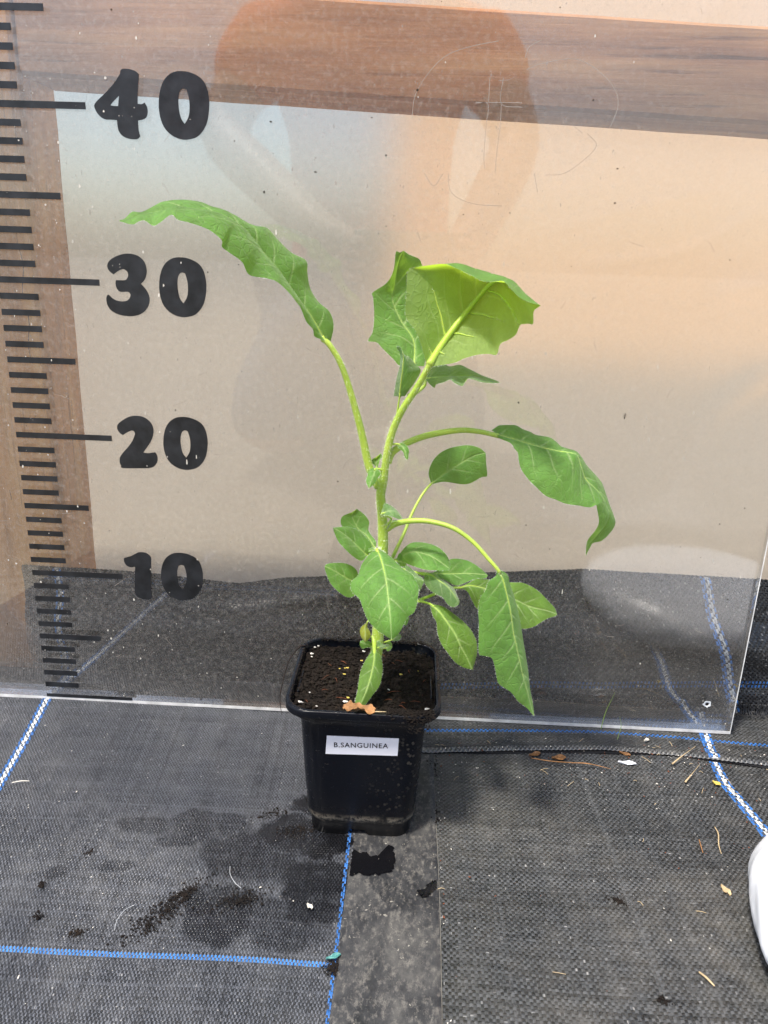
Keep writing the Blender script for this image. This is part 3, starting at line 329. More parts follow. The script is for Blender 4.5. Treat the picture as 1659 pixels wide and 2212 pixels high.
DIGITS={"4":[[[8.874,41.984],[9.256,41.981],[9.609,41.879],[9.801,41.725],[9.761,41.467],[9.672,40.827],[9.615,40.183],[9.855,40.169],[10.043,40.254],[10.165,40.035],[10.195,39.792],[10.108,39.506],[9.893,39.358],[9.592,39.297],[9.575,39.043],[9.599,38.715],[9.663,38.448],[9.502,38.308],[9.269,38.273],[8.858,38.324],[8.547,38.482],[8.381,38.725],[8.333,39.012],[8.331,39.278],[8.011,39.299],[7.645,39.302],[7.379,39.418],[7.168,39.637],[7.042,39.878],[7.045,40.08],[7.272,40.328],[7.808,40.763],[8.299,41.234],[8.597,41.598],[8.7,41.759],[8.733,41.898]],[[8.543,40.58],[8.501,40.317],[8.448,40.033],[8.16,40.034],[7.994,40.071],[8.178,40.269]]],"0":[[[11.697,31.667],[12.175,31.628],[12.647,31.462],[12.973,31.224],[13.175,30.889],[13.278,30.458],[13.309,30.0],[13.236,29.396],[13.095,28.925],[12.86,28.542],[12.504,28.224],[12.056,28.081],[11.662,28.054],[11.225,28.157],[10.845,28.379],[10.545,28.722],[10.375,29.16],[10.307,29.669],[10.337,30.179],[10.437,30.641],[10.604,31.034],[10.864,31.361],[11.261,31.6]],[[11.698,30.727],[11.844,30.759],[11.996,30.714],[12.091,30.374],[12.137,30.007],[12.11,29.544],[12.012,29.215],[11.802,28.905],[11.619,29.155],[11.516,29.524],[11.481,29.986],[11.51,30.355],[11.584,30.586]]],"3":[[[7.447,30.535],[7.24,30.675],[7.1,30.877],[7.092,31.082],[7.217,31.313],[7.5,31.526],[7.899,31.697],[8.291,31.791],[8.676,31.789],[9.055,31.688],[9.353,31.471],[9.505,31.204],[9.563,30.841],[9.509,30.519],[9.37,30.239],[9.15,30.011],[9.41,29.732],[9.584,29.413],[9.637,29.089],[9.568,28.759],[9.35,28.422],[9.065,28.2],[8.711,28.061],[8.313,28.009],[7.822,28.039],[7.387,28.167],[7.06,28.391],[6.888,28.715],[6.865,29.043],[6.93,29.232],[7.023,29.295],[7.102,29.237],[7.261,29.079],[7.545,28.948],[7.886,28.913],[8.185,28.97],[8.368,29.14],[8.431,29.328],[8.367,29.466],[8.223,29.508],[7.88,29.487],[7.665,29.559],[7.558,29.764],[7.527,29.994],[7.567,30.189],[8.128,30.208],[8.282,30.319],[8.368,30.505],[8.334,30.71],[8.174,30.842],[8.03,30.856],[7.78,30.761]]],"2":[[[7.28,20.257],[7.068,20.413],[6.944,20.618],[6.926,20.804],[7.021,21.017],[7.317,21.261],[7.704,21.485],[8.081,21.592],[8.496,21.595],[8.858,21.485],[9.166,21.243],[9.333,20.948],[9.366,20.576],[9.261,20.151],[9.024,19.718],[8.718,19.303],[8.588,19.108],[8.891,19.087],[9.175,19.132],[9.388,19.174],[9.494,19.003],[9.535,18.743],[9.488,18.502],[9.307,18.23],[9.015,18.074],[8.541,18.029],[7.131,17.978],[6.993,18.155],[6.917,18.392],[6.964,18.706],[7.15,19.0],[7.557,19.444],[7.867,19.858],[8.057,20.242],[8.103,20.431],[8.033,20.569],[7.872,20.586],[7.583,20.457]]],"1":[[[6.739,11.438],[7.191,11.59],[7.547,11.788],[7.825,11.915],[8.239,11.899],[8.522,11.732],[8.653,11.479],[8.62,11.113],[8.556,10.324],[8.504,9.475],[8.495,8.941],[8.558,8.516],[8.358,8.344],[7.909,8.332],[7.567,8.438],[7.334,8.668],[7.296,8.988],[7.357,9.736],[7.455,10.794],[7.132,10.752],[6.845,10.869],[6.706,11.124],[6.695,11.306]]]}
SCRATCH=[[[25.756,39.846],[25.886,40.98],[26.547,42.108],[27.557,43.07],[28.931,43.565],[30.481,43.875]],[[32.173,42.472],[33.019,42.803],[34.739,43.074],[36.008,42.637],[37.167,41.723],[37.547,40.78],[37.244,39.646]],[[29.386,40.743],[32.056,40.775]],[[29.389,40.695],[30.106,40.664],[30.091,39.628],[30.066,37.98],[30.174,37.229]],[[30.129,42.033],[30.134,40.761]],[[30.887,42.05],[30.87,40.699],[32.076,40.551]],[[30.874,40.651],[30.898,39.649],[30.809,38.0],[30.795,36.993]],[[28.033,36.918],[28.174,36.071],[28.721,35.571],[29.853,35.259],[31.337,35.215]],[[33.107,37.057],[33.383,36.047]],[[33.751,36.99],[34.831,37.104],[35.844,37.801],[36.558,38.648],[35.948,39.288]],[[32.03,43.092],[32.244,43.637],[32.907,43.989]],[[26.619,36.879],[27.206,36.215],[27.721,36.909]],[[35.102,39.673],[35.68,39.281]]]
GRAINS=[(24.09,-6.24,'w',.09),(24.04,-7.32,'y',.08),(23.24,-8.06,'y',.09),(23.1,-8.21,'y',.07),(22.78,-8.34,'y',.06),(23.13,-9.04,'y',.09),(23.42,-11.83,'w',.12),(23.57,-11.51,'y',.09),(26.49,-8.77,'y',.09),(25.82,-10.57,'w',.07),(21.9,-12.55,'w',.06),(20.9,-7.02,'w',.09),(20.95,-7.32,'w',.06),(20.97,-12.58,'w',.1),(21.07,-12.49,'w',.07),(27.98,-12.65,'w',.09),(28.06,-12.6,'w',.08),(21.37,-11.49,'w',.05),(27.52,-8.42,'y',.06),(21.0,-6.2,'w',.07),(21.2,-6.1,'w',.06)]
z=-.18
STICKS=[
('twig',[(41.45,-20.7,z),(41.65,-21.05,z+.08),(41.92,-21.42,z)],[.05,.06,.04],'straw','short tan twig lying alone on the black fabric near the bottom right','twig'),
('straw_stalk',[(45.95,-10.3,z),(45.85,-11.1,z+.15),(45.6,-11.9,z+.05),(45.5,-12.6,z)],[.03,.045,.035,.02],'straw','pale forked straw stalk lying left of the white sack','straw'),
('straw_stalk',[(44.6,-11.5,z),(44.5,-12.0,z+.08),(44.45,-12.6,z)],[.03,.04,.02],'dry','short brown straw piece beside the pale forked stalk','straw'),
('white_hair',[(17.55,-15.7,z),(17.72,-16.35,z+.06),(18.1,-16.9,z+.05),(18.5,-17.2,z)],.010,'white','short curved white hair on the grey fabric nearer the pot','hair'),
('white_hair',[(12.85,-20.35,z),(12.78,-19.75,z+.05),(12.95,-19.15,z+.08),(13.3,-18.7,z)],.010,'white','curved white hair on the grey fabric just above the front blue tracer','hair'),
('straw_stalk',[(2.3,-9.8,z),(2.8,-9.65,z+.04),(3.3,-9.55,z)],[.03,.04,.03],'pspeck','short pale straw at the left picture edge below the blue and white tracer','straw'),
('dry_twig',[(35.6,-4.7,z+.25),(36.8,-5.0,z+.3),(38.2,-4.95,z+.22),(39.4,-5.0,z+.25),(40.9,-5.25,z+.1)],[.03,.04,.04,.03,.015],'dry','long thin orange brown root lying in front of the fabric fold','root'),
('seed_stalk',[(45.2,-4.4,z+.15),(46.0,-3.9,z+.5),(47.3,-2.7,z+.5)],[.07,.025,.015],'straw','seed stalk lying across the fold with its thick tip at the left','seed stalk'),
('seed_stalk',[(45.55,-6.1,z),(46.3,-5.3,z+.2),(47.0,-4.5,z+.3)],[.07,.022,.014],'straw','seed stalk lying lower down in front of the fold','seed stalk'),
('grass_blade',[(41.3,-.4,z),(41.6,.0,1.),(41.9,-.15,2.3),(42.0,-.2,2.8)],[.03,.03,.02,.006],'grass','tall green grass blade standing in front of the clear sheet','grass'),
('grass_blade',[(42.2,-1.6,z),(42.5,-1.1,.6),(42.35,-.9,1.3)],[.025,.022,.006],'grass','short green grass blade beside the tall one at the fold','grass'),
('dry_stalk',[(50.9,3.0,1.0),(50.55,2.9,1.8),(50.1,2.75,2.7)],[.04,.04,.02],'straw','pale dry stalk behind the clear sheet beside the drilled hole','straw'),
]
FLAKES=[
('white_flake',42.2,-4.35,1.2,.22,-.1,'sack','largest white plastic flake lying in front of the fold','plastic scrap'),
('white_flake',44.3,-1.5,.5,.14,.6,'pspeck','small white flake on the overlapping fabric beyond the fold','plastic scrap'),
('dry_leaf',37.6,-4.15,1.0,.3,.2,'dry','curled rusty brown leaf scrap caught at the fold','dried leaf'),
('dry_leaf',36.0,-3.9,.9,.22,.4,'dry','small rusty leaf scrap near the pot end of the fold','dried leaf'),
('dry_leaf',42.3,-3.3,.8,.18,-.5,'dry','small rusty leaf scrap just behind the largest white flake','dried leaf'),
('yellow_leaf',47.6,-6.05,.55,.2,-.7,'granule','small yellow leaf scrap right of the seed stalks','dried leaf'),
('tan_chip',44.7,-15.35,.75,.2,-1.2,'straw','tan papery chip close to the left side of the white sack','chip'),
('pale_seed',22.28,-18.14,.42,.13,-.7,'pspeck','single pale flat seed on the grey fabric near the smooth strip','seed'),
('green_tape',23.85,-21.1,.75,.15,.45,'gtape','small blue green plastic tape end at the edge of the smooth strip','tape scrap'),
('bark_chip',45.1,-20.8,1.1,.35,-1.2,'bark','reddish bark chip tucked under the white sack','bark chip'),
]
SPILLS=[(14.9,-18.9,1.3,.35,.95,420),(15.7,-17.6,.35,.15,.9,90),(18.6,-17.9,.8,.3,.35,200),(14.0,-11.6,.22,.12,0,90),(9.5,-15.2,.16,.14,0,45),(11.0,-20.6,.2,.16,0,60),(8.7,-19.7,.12,.12,0,30),(7.9,-17.7,.12,.12,0,30),(20.9,-12.6,.7,.35,.2,160),(18.9,-11.3,.5,.2,.4,80),(28.9,-10.5,.15,.7,0,110),(28.9,-5.7,.2,.5,0,60),(23.9,-21.6,.2,.25,0,120),(39.3,-22.3,.15,.15,0,35),(38.6,-16.5,.25,.1,-.4,40)]
G=-.3                                   # fabric level
# ================================================================== setting: ground, far boards, timber, film
def ground():
    V=[(-6000,-6000,-1.2),(6000,-6000,-1.2),(6000,9000,-1.2),(-6000,9000,-1.2)]
    tag(mk('ground',V,[(0,1,2,3)],MT['gravel'],smooth=False,loc=(0,0,-1.2)),kind='structure')
ground()
# painted timber building beyond the film
bl=empty('timber_building',(230,330,-1.2),'peach painted timber building seen blurred through the milky film','building')
for k in range(14):
    z0=-1.1+k*17.0
    V,F=box(15.5,620,328-.6*(k%2),332,z0,z0+16.6,.5); mk('cladding_board',V,F,MT['peach'],bl,smooth=False)
V,F=box(17,618,331.5,560,-1.2,247,.0); mk('wall',V,F,MT['peach'],bl,smooth=False)
# post
def post():
    n=46; zs=np.linspace(G,72,n); pr=[(-8,4.4),(-4,4.35),(0.1,4.4),(.38,4.55),(.5,4.9),(.5,9.5),(-8,9.5)]
    V=[]
    for z in zs:
        for i,(x,y) in enumerate(pr):
            w=.10*(vnoise(np.array([z*.35+i*3]),np.array([i*1.7]),5)[0]-.5)
            V.append((x+w,y+w,z))
    m=len(pr); F=[(i*m+k,i*m+(k+1)%m,(i+1)*m+(k+1)%m,(i+1)*m+k) for i in range(n-1) for k in range(m)]
    F+=[tuple(range(m))[::-1],tuple((n-1)*m+k for k in range(m))]
    o=mk('timber_post',V,F,MT['post'],smooth=False,loc=(-3.5,7,G))
    tag(o,'rough brown timber post standing behind the ruler marks at the left','post')
    mb=MB()
    for x,z0,z1 in ((-2.5,1,14),(-3.4,10,22),(-1.9,2,7),(-.6,24,33),(-2.2,28,40)):
        P=[(x+.12*math.sin(z*1.7+x),4.385,z) for z in np.linspace(z0,z1,14)]
        V,F=tube(P,[.01,.035,.03,.01],5); mb.add(V*np.array([1,.4,1])+np.array([0,4.385*.6,0]),F)
    mb.done('crack',MT['root'],o)
post()
# rail (plank) nailed across at the top
def rail():
    n=60; xs=np.linspace(.6,78,n); V=[]
    for x in xs:
        zb=42.48-.0365*x; zt=47.85-.0365*x
        w=.05*(vnoise(np.array([x*.3]),np.array([1.]),3)[0]-.5)
        for (y,z) in ((4.6,zb+.25),(4.8,zb),(9.55,zb+.02),(9.55,zt),(4.8,zt),(4.6,zt-.2)): V.append((x,y+w,z+w))
    m=6; F=[(i*m+k,i*m+(k+1)%m,(i+1)*m+(k+1)%m,(i+1)*m+k)[::-1] for i in range(n-1) for k in range(m)]
    F+=[tuple(range(m)),tuple((n-1)*m+k for k in range(m))[::-1]]
    o=mk('timber_rail',V,F,MT['plank'],smooth=False,loc=(39,7,40))
    tag(o,'wide brown timber rail running across the top behind the clear sheet','rail')
rail()
INS=(40.2,22.9)
CREASES=[([(35,34),(42,36.2),(47.5,37.4)],.35,.22),([(38,32),(45.5,33.2),(50.5,36)],.4,.25),([(55,26),(50.5,22.5),(48.3,19),(46.5,13)],1.1,.45),([(40,44.5),(46,49),(52,55)],.6,.3),([(48,30),(53,31.2),(57,30.5)],.8,.4),([(30,16),(36,19.5),(41,24)],.5,.12),([(8,14),(11,17),(16,19)],.6,.1)]
def film():
    xs=np.r_[np.linspace(-60,-8,20),np.linspace(-7.6,62,240),np.linspace(64,130,24)]; zs=np.r_[np.linspace(G-.2,60,200),np.linspace(62,78,8)]; n,m=len(xs),len(zs)
    X,Z=np.meshgrid(xs,zs,indexing='ij'); Y=9.75+.10*np.maximum(0,(vnoise(X*.12,Z*.05,2)-.3))*1.6
    for pts,w,a in CREASES:
        P=resample(np.array(pts,float),60); d=np.full(X.shape,9e9); k=np.zeros(X.shape)
        for i,p in enumerate(P):
            q=np.hypot(X-p[0],Z-p[1]); c=q<d; d[c]=q[c]; k[c]=i/59
        Y=Y-.4*a*np.exp(-(d/w)**2)*np.sin(np.pi*np.clip(k,.02,.98))**.5
    V=np.stack([X,Y,Z],-1).reshape(-1,3)
    tag(mk('polythene_film',V,grid(n,m,True),MT['film'],loc=(35,9.8,G)),'milky translucent polythene film stretched behind the rail and post','plastic film')
film()
# ================================================================== woven ground fabric, real tapes
def weave(name,mp,nu,nv,u0,v0,pu,pv,matb,parent,wetf=None,hu=.030,painted_glint=.008,tm=(.72,.10),skip_u=(),skip_v=(),colour_u={},colour_v={},uw=.86,vw=.9):
    """tapes along v (index i, pitch pu) and along u (index j, pitch pv); mp maps (u,v,h) -> xyz arrays"""
    res={}
    U=u0+pu*np.arange(nu); Vv=v0+pv*np.arange(nv)
    ju=RNG.normal(0,.06,nu)*pu; jv=RNG.normal(0,.05,nv)*pv
    tu=np.clip(RNG.normal(tm[0],.16,nu),0,1); tv=np.clip(RNG.normal(tm[1],.16,nv),0,1)
    def build(along,idx,key,mt,nm):
        idx=np.asarray(idx)
        if along=='v':
            s=np.arange(0,2*nv-1)*.5; h=np.where(np.arange(2*nv-1)%2==0,1.,0.)
            I,Sx=np.meshgrid(idx,s,indexing='ij'); sg=np.where((I+np.round(Sx))%2==0,1,-1)*h[None,:]
            uc=u0+pu*I+ju[idx][:,None]; vv=v0+pv*Sx; w=pu*uw*.5*(1+.10*RNG.normal(size=uc.shape))
            if key=='c': sg=np.where((I+np.round(Sx))%3==0,-1.,1.2)*np.where(h[None,:]>0,1.,.9)
            hh=hu*sg; wig=.06*pu*RNG.normal(size=uc.shape)
            P0=mp(uc-w+wig,vv,hh-.25*hu*(sg>0)); P1=mp(uc+w+wig,vv,hh-.25*hu*(sg>0)*RNG.random(uc.shape)); tn=tu[idx][:,None]
        else:
            s=np.arange(0,2*nu-1)*.5; h=np.where(np.arange(2*nu-1)%2==0,1.,0.)
            I,Sx=np.meshgrid(idx,s,indexing='ij'); sg=np.where((I+np.round(Sx))%2==0,-1,1)*h[None,:]
            vc=v0+pv*I+jv[idx][:,None]; uu=u0+pu*Sx; w=pv*vw*.5*(1+.05*RNG.normal(size=vc.shape))
            hh=hu*sg
            P0=mp(uu,vc+w,hh); P1=mp(uu,vc-w,hh); tn=tv[idx][:,None]
        n,m=P0.shape[:2]
        V=np.stack([P0,P1],2).reshape(-1,3)
        i,j=np.meshgrid(np.arange(n),np.arange(m-1),indexing='ij'); a=((i*m+j)*2).ravel()
        F=np.stack([a,a+1,a+3,a+2],1)
        tone=np.clip(tn+.20*RNG.normal(size=(n,m)),0,1); tone=np.where(RNG.random((n,m))<painted_glint,1+RNG.random((n,m)),tone); tone=np.repeat(tone.reshape(-1),2)  # random spots on the tapes get sun glints painted into their tone
        wet=wetf(V[:,0],V[:,1]) if wetf else np.zeros(len(V))
        o=mk(nm,V,F,mt,parent,attrs={'tone':tone,'wet':wet},smooth=False); return o
    cu=set(skip_u)|{k for ks in colour_u for k in ks}; cv=set(skip_v)|{k for ks in colour_v for k in ks}
    for al,n,c in (('v',nu,cu),('u',nv,cv)):
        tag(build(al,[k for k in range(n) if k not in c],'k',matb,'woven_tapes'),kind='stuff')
    for dct,al in ((colour_u,'v'),(colour_v,'u')):
        for ks,mt in dct.items():
            for k in ks: build(al,[k],'c',mt,'tracer_tape')
def wet_l(x,y):
    x,y=x+1.6*(fbm(x*.55,y*.55,71,4)-.47)+.5*(fbm(x*2.,y*2.,72,3)-.45),y+1.3*(fbm(x*.6,y*.6,73,4)-.47)+.4*(fbm(x*2.,y*2.,74,3)-.45)
    w=np.zeros_like(x)
    for cx,cy,rx,ry,a in ((21.6,-10.2,1.7,1.1,1),(20.4,-12.6,1.6,1.6,.9),(22.6,-13.6,1.6,1.0,.95),(16.0,-12.4,2.6,1.2,.5),(18.6,-14.6,3.2,2.2,.72),(22.5,-16.6,1.9,2.6,.85),(12.2,-12.9,1.9,.7,.45),(17.6,-18.6,2.0,2.2,.75),(14.6,-13.9,1.4,.5,.5),(21.2,-18.9,2.2,1.6,.5),(11.2,-16.2,1.2,.4,.35),(8.4,-17.0,.6,.4,.4)):
        n=.55*(fbm(x*.9,y*.9,3)-.45)
        d=((x-cx)/rx)**2+((y-cy)/ry)**2; w=np.maximum(w,a*np.clip((1.15-d+2*n)*2.2,0,1))
    return w*np.clip(.55+.9*fbm(x*2.2,y*2.2,9),0,1)
def lump_l(x,y): return .45*(fbm(x*.10,y*.16,1,3)-.45)+.05*np.sin(x*.35+y*.2)
def map_l(u,v,h):
    sh=-.145*(v-0)*np.clip(1-u/24.,0,1.1)*np.where(v<1,1,.2)
    x=u+sh-.0; z=G+h+lump_l(x,v); near=np.clip(1-np.hypot(x-24.5,v+9.7)/6,0,1); z=z*(1-near)+(G+h)*near
    y=v+.05*(u-16)*.35+.12*np.sin(u*.4)*.5
    return np.stack([x,y,z],-1)
fl=tag(empty('woven_ground_fabric',(10,-12,G),None,None),kind='structure')
fl['label']='grey dusty woven ground fabric left of the smooth strip'
pu,pv=.104,.165; u0=-14; nu=int((24.2-u0)/pu)+1; v0=-31; nv=int((4.4-v0)/pv)
def iu(u): return int(round((u-u0)/pu))
jb=int(round((-21.65-v0)/pv))
e=iu(24.0)
k0=iu(0.05)
weave('left',map_l,nu,nv,u0,v0,pu,pv,MT['fab_l'],fl,wet_l,
  colour_v={(jb,jb+1):MT['blueb']},
  colour_u={(e,e-1):MT['blue'],(k0-3,k0-2,k0+2,k0+3):MT['blue'],(k0-1,k0,k0+1):MT['white']})
def underlay(parent,mp,us,vs):
    A,B=np.meshgrid(us,vs,indexing='ij'); V=mp(A,B,np.full(A.shape,-.055)).reshape(-1,3)
    mk('underlay',V,grid(len(us),len(vs),True),MT['under'],parent)
underlay(fl,map_l,np.linspace(u0,24.1,80),np.linspace(v0,4.2,70))
def lump_r(x,y): return .75*(fbm(x*.10,y*.13,21,3)-.45)
def map_r(u,v,h):
    sh=np.interp(v,[-31,-16,-10,-6,-3.4,0,2.7,5],[1.6,.55,.3,-.35,-.2,.6,1.25,1.6])*np.clip((u-30)/18,0,1.15)
    x=u+sh; z=G+h+lump_r(x,v)*np.clip((u-29)/3,0,1)
    y=v+.10*np.sin(u*.3)
    return np.stack([x,y,z],-1)
fr=tag(empty('woven_ground_fabric',(42,-14,G),None,None),kind='structure')
fr['label']='black woven ground fabric right of the smooth strip'
pu2,pv2=.155,.17; u0r=28.95; nur=int((66-u0r)/pu2); v0r=-31; nvr=int((-3.2-v0r)/pv2)
kr=int(round((48.6-u0r)/pu2))
cu={(kr-2,kr-1,kr+2):MT['blue'],(kr,kr+1):MT['white']}
weave('right',map_r,nur,nvr,u0r,v0r,pu2,pv2,MT['fab_r'],fr,None,tm=(.12,.62),colour_u=cu)
underlay(fr,map_r,np.linspace(u0r+.1,65.8,80),np.linspace(v0r,-3.4,70))
def fold_y(x): return np.interp(x,[22,28.8,34,40.9,47,52,66],[-4.4,-4.3,-3.6,-2.9,-3.2,-3.75,-4.2])
def map_b(u,v,h):      # the strip of fabric between the fold and the wall: v runs 0 (fold) .. 1 (wall)
    sh=np.interp(v,[0,.5,1],[-.2,.4,1.3])*np.clip((u-30)/18,0,1.15)
    y=fold_y(u)*(1-v)+4.4*v; z=G-.06+h+.10*(fbm(u*.2,y*.3,33,3)-.45)+.34*np.exp(-((y-fold_y(u)-.3)/.5)**2)
    return np.stack([u+sh,y,z],-1)
fb=tag(empty('woven_ground_fabric',(42,0,G),None,None),kind='structure')
fb['label']='overlapping black fabric between the fold and the clear sheet'
u0b=24.3; nub=int((66-u0b)/pu2); nvb=48; pvb=1.02/nvb; kb=int(round((48.6-u0b)/pu2))
weave('back',map_b,nub,nvb,u0b,0,pu2,pvb,MT['fab_r'],fb,None,tm=(.15,.6),
  colour_v={(15,16):MT['blue']},colour_u={(kb-2,kb-1,kb+2):MT['blue'],(kb,kb+1):MT['white']})
underlay(fb,map_b,np.linspace(u0b+.1,65.8,100),np.linspace(.02,.98,40))
# dark pleat along the fold
def pleat():
    mb=MB(); V=[]
    xs=np.linspace(27.2,66,160)
    for x in xs:
        y=fold_y(x)+.10*math.sin(x*.9)*abs(math.sin(x*.23)); w=.6+.4*math.sin(x*.37)
        for dy,z in ((-.34*w,-.02),(-.26*w,.05),(-.10,.10),(-.06,.04),(.05,.12),(.22,.13)): V.append((x,y+dy,G+z+.012*math.sin(x*5+dy*9)))
    mb.add(V,[tuple(f) for f in grid(160,6,True)[:, ::-1]])
    o=mb.done('fold',MT['under'],fb)
pleat()
# smooth plastic strip between the two fabrics
def strip():
    ys=np.linspace(-32,-4.2,90); V=[]
    for y in ys:
        z=G+.05+.03*math.sin(y*.5); 
        for x,dz in ((24.05,-.06),(24.12,0),(25.6,.02),(27.3,.0),(28.6,.02),(29.0,.04),(29.06,-.06)):
            V.append((x+.04*math.sin(y*.33+1)+(.0 if x>28 else .03*math.sin(y*.8)),y,z+dz))
    m=7
    o=mk('smooth_plastic_strip',V,grid(90,m,True)[:, ::-1],MT['strip'],loc=(26.5,-18,G)); 
    # face up
    tag(o,kind='structure'); o['label']='smooth scuffed black plastic strip running under the pot'
    mb=MB(); P=[(29.04+.04*math.sin(y*.33+1),y,G+.08) for y in np.linspace(-32,-4.4,60)]
    V,F=tube(P,.012,5,120); mb.add(V,F); mb.done('cut_edge',MT['grit'],o)
    def stain(outl,nm,label):
        P=resample(np.array(outl,float),90,True); P=P+.035*RNG.normal(size=P.shape); c=P.mean(0); V=[(c[0],c[1],G+.095)]+[(p[0],p[1],G+.09) for p in P]
        F=[(0,1+i,1+(i+1)%90) for i in range(90)]
        ob=mk(nm,V,F,MT['wet']); tag(ob,label,'water stain')
    stain([(24.2,-13.9),(24.6,-14.15),(25.0,-14.0),(25.25,-14.3),(25.6,-14.2),(25.85,-14.45),(26.05,-14.2),(26.0,-13.75),(26.2,-13.4),(26.5,-13.45),(26.55,-13.9),(26.65,-14.4),(26.6,-15.0),(26.4,-15.35),(26.0,-15.55),(25.75,-15.75),(25.5,-15.65),(25.0,-15.75),(24.6,-15.6),(24.2,-15.8)],'water_stain','large wet black stain on the smooth strip in front of the pot')
    stain([(27.9,-16.6),(28.3,-16.5),(28.6,-16.0),(28.9,-15.8),(28.95,-16.3),(28.6,-16.8),(28.2,-17.1)],'water_stain','small wet black stain at the right edge of the strip')
def m_wet():
    m,t,b,o=mat('wet_black'); b.inputs['Base Color'].default_value=(.004,.004,.005,1); n=noise(t,coords(t),90,3)
    b.inputs['Roughness'].default_value=.25; bump(t,n,b,.15,.0005); return m
MT['wet']=m_wet()
strip()
# upturned fabric skirt along the wall
def skirt():
    tx=[-14,-2.9,6,13.9,17.5,22.5,30.9,39.5,48,53.5,70]; tz=[8.7,8.75,8.6,7.95,8.65,9.3,9.8,10.45,10.4,10.35,10.3]
    def mp(u,v,h):
        zt=np.interp(u,tx,tz); z=zt*(1-v)+(G+.05)*v
        yb=np.interp(u,[-3,54],[4.25,3.0])
        y=4.15*(1-v)+(yb-.0)*v
        y=y-.85*np.exp(-((v-.50)/.15)**2)*(.5+.9*fbm(u*.09,v*2.,41,2))*np.clip((u+1)/3,0,1)
        y=y-.35*np.exp(-((v-(.30-.010*np.clip(u-8,0,30)))/.06)**2)*np.exp(-((u-17)/9)**2)
        y=y-.8*(fbm(u*.20,v*3.2,43,4)-.42)
        x=u+np.interp(v,[0,.45,1],[0,1.7,3.6])*np.clip((u-20)/28,0,1.2)-np.clip((20-u)/22,0,1)*.35*v+.08*np.sin(v*9+u*.3)
        return np.stack([x,y-h,z],-1)
    sk=empty('fabric_skirt',(25,4,G),'black woven fabric skirt hanging along the wall foot behind the clear sheet','fabric')
    pu3=.16; u0s=-2.9; nus=int((62-u0s)/pu3); nvs=58; k1=int(round((48.55-u0s)/pu3)); k2=int(round((-.3-u0s)/pu3))
    weave('skirt',mp,nus,nvs,u0s,0,pu3,1/(nvs-1),MT['fab_s'],sk,None,hu=.042,painted_glint=.05,tm=(.15,.75),
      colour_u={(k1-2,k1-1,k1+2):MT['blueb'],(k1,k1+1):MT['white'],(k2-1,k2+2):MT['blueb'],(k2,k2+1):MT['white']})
    underlay(sk,mp,np.linspace(u0s+.05,61.8,160),np.linspace(0.005,.99,50))
    # short blue dashes of the cross tracer on the right part
    import itertools
    mb=MB()
    us=np.arange(20,60,.25)
    for r in range(2):
        for i,u in enumerate(us):
            zt=np.interp(u,[20,29.6,49,55,62],[.5,.55,2.1,2.4,2.6]); ztop=np.interp(u,tx,tz); v=(ztop-zt+r*.30)/(ztop-G)
            p=mp(np.array([u-1.2+(.125 if r else 0)]),np.array([v]),np.array([.03]))[0]
            mb.add([(p[0]-.065,p[1],p[2]-.11),(p[0]+.065,p[1],p[2]-.11),(p[0]+.065,p[1]-.01,p[2]+.11),(p[0]-.065,p[1]-.01,p[2]+.11)],[(0,1,2,3)])
    mb.done('tracer_tape',MT['blue'],sk,smooth=False)
    mb=MB()
    for i in range(46):
        x=51.6+i*.11+random.uniform(-.03,.03); y=2.9+random.uniform(-.1,.1); l=random.uniform(.9,1.5)
        P=[(x,y,G+.9),(x+random.uniform(-.1,.1),y-.15,G+.4),(x+random.uniform(-.2,.2),y-.3-l*.3,G+.06)]
        V,F=tube(P,[.035,.03,.015],4,6); mb.add(V,F)
    mb.done('frayed_fringe',MT['vinyl'],sk)
skirt()
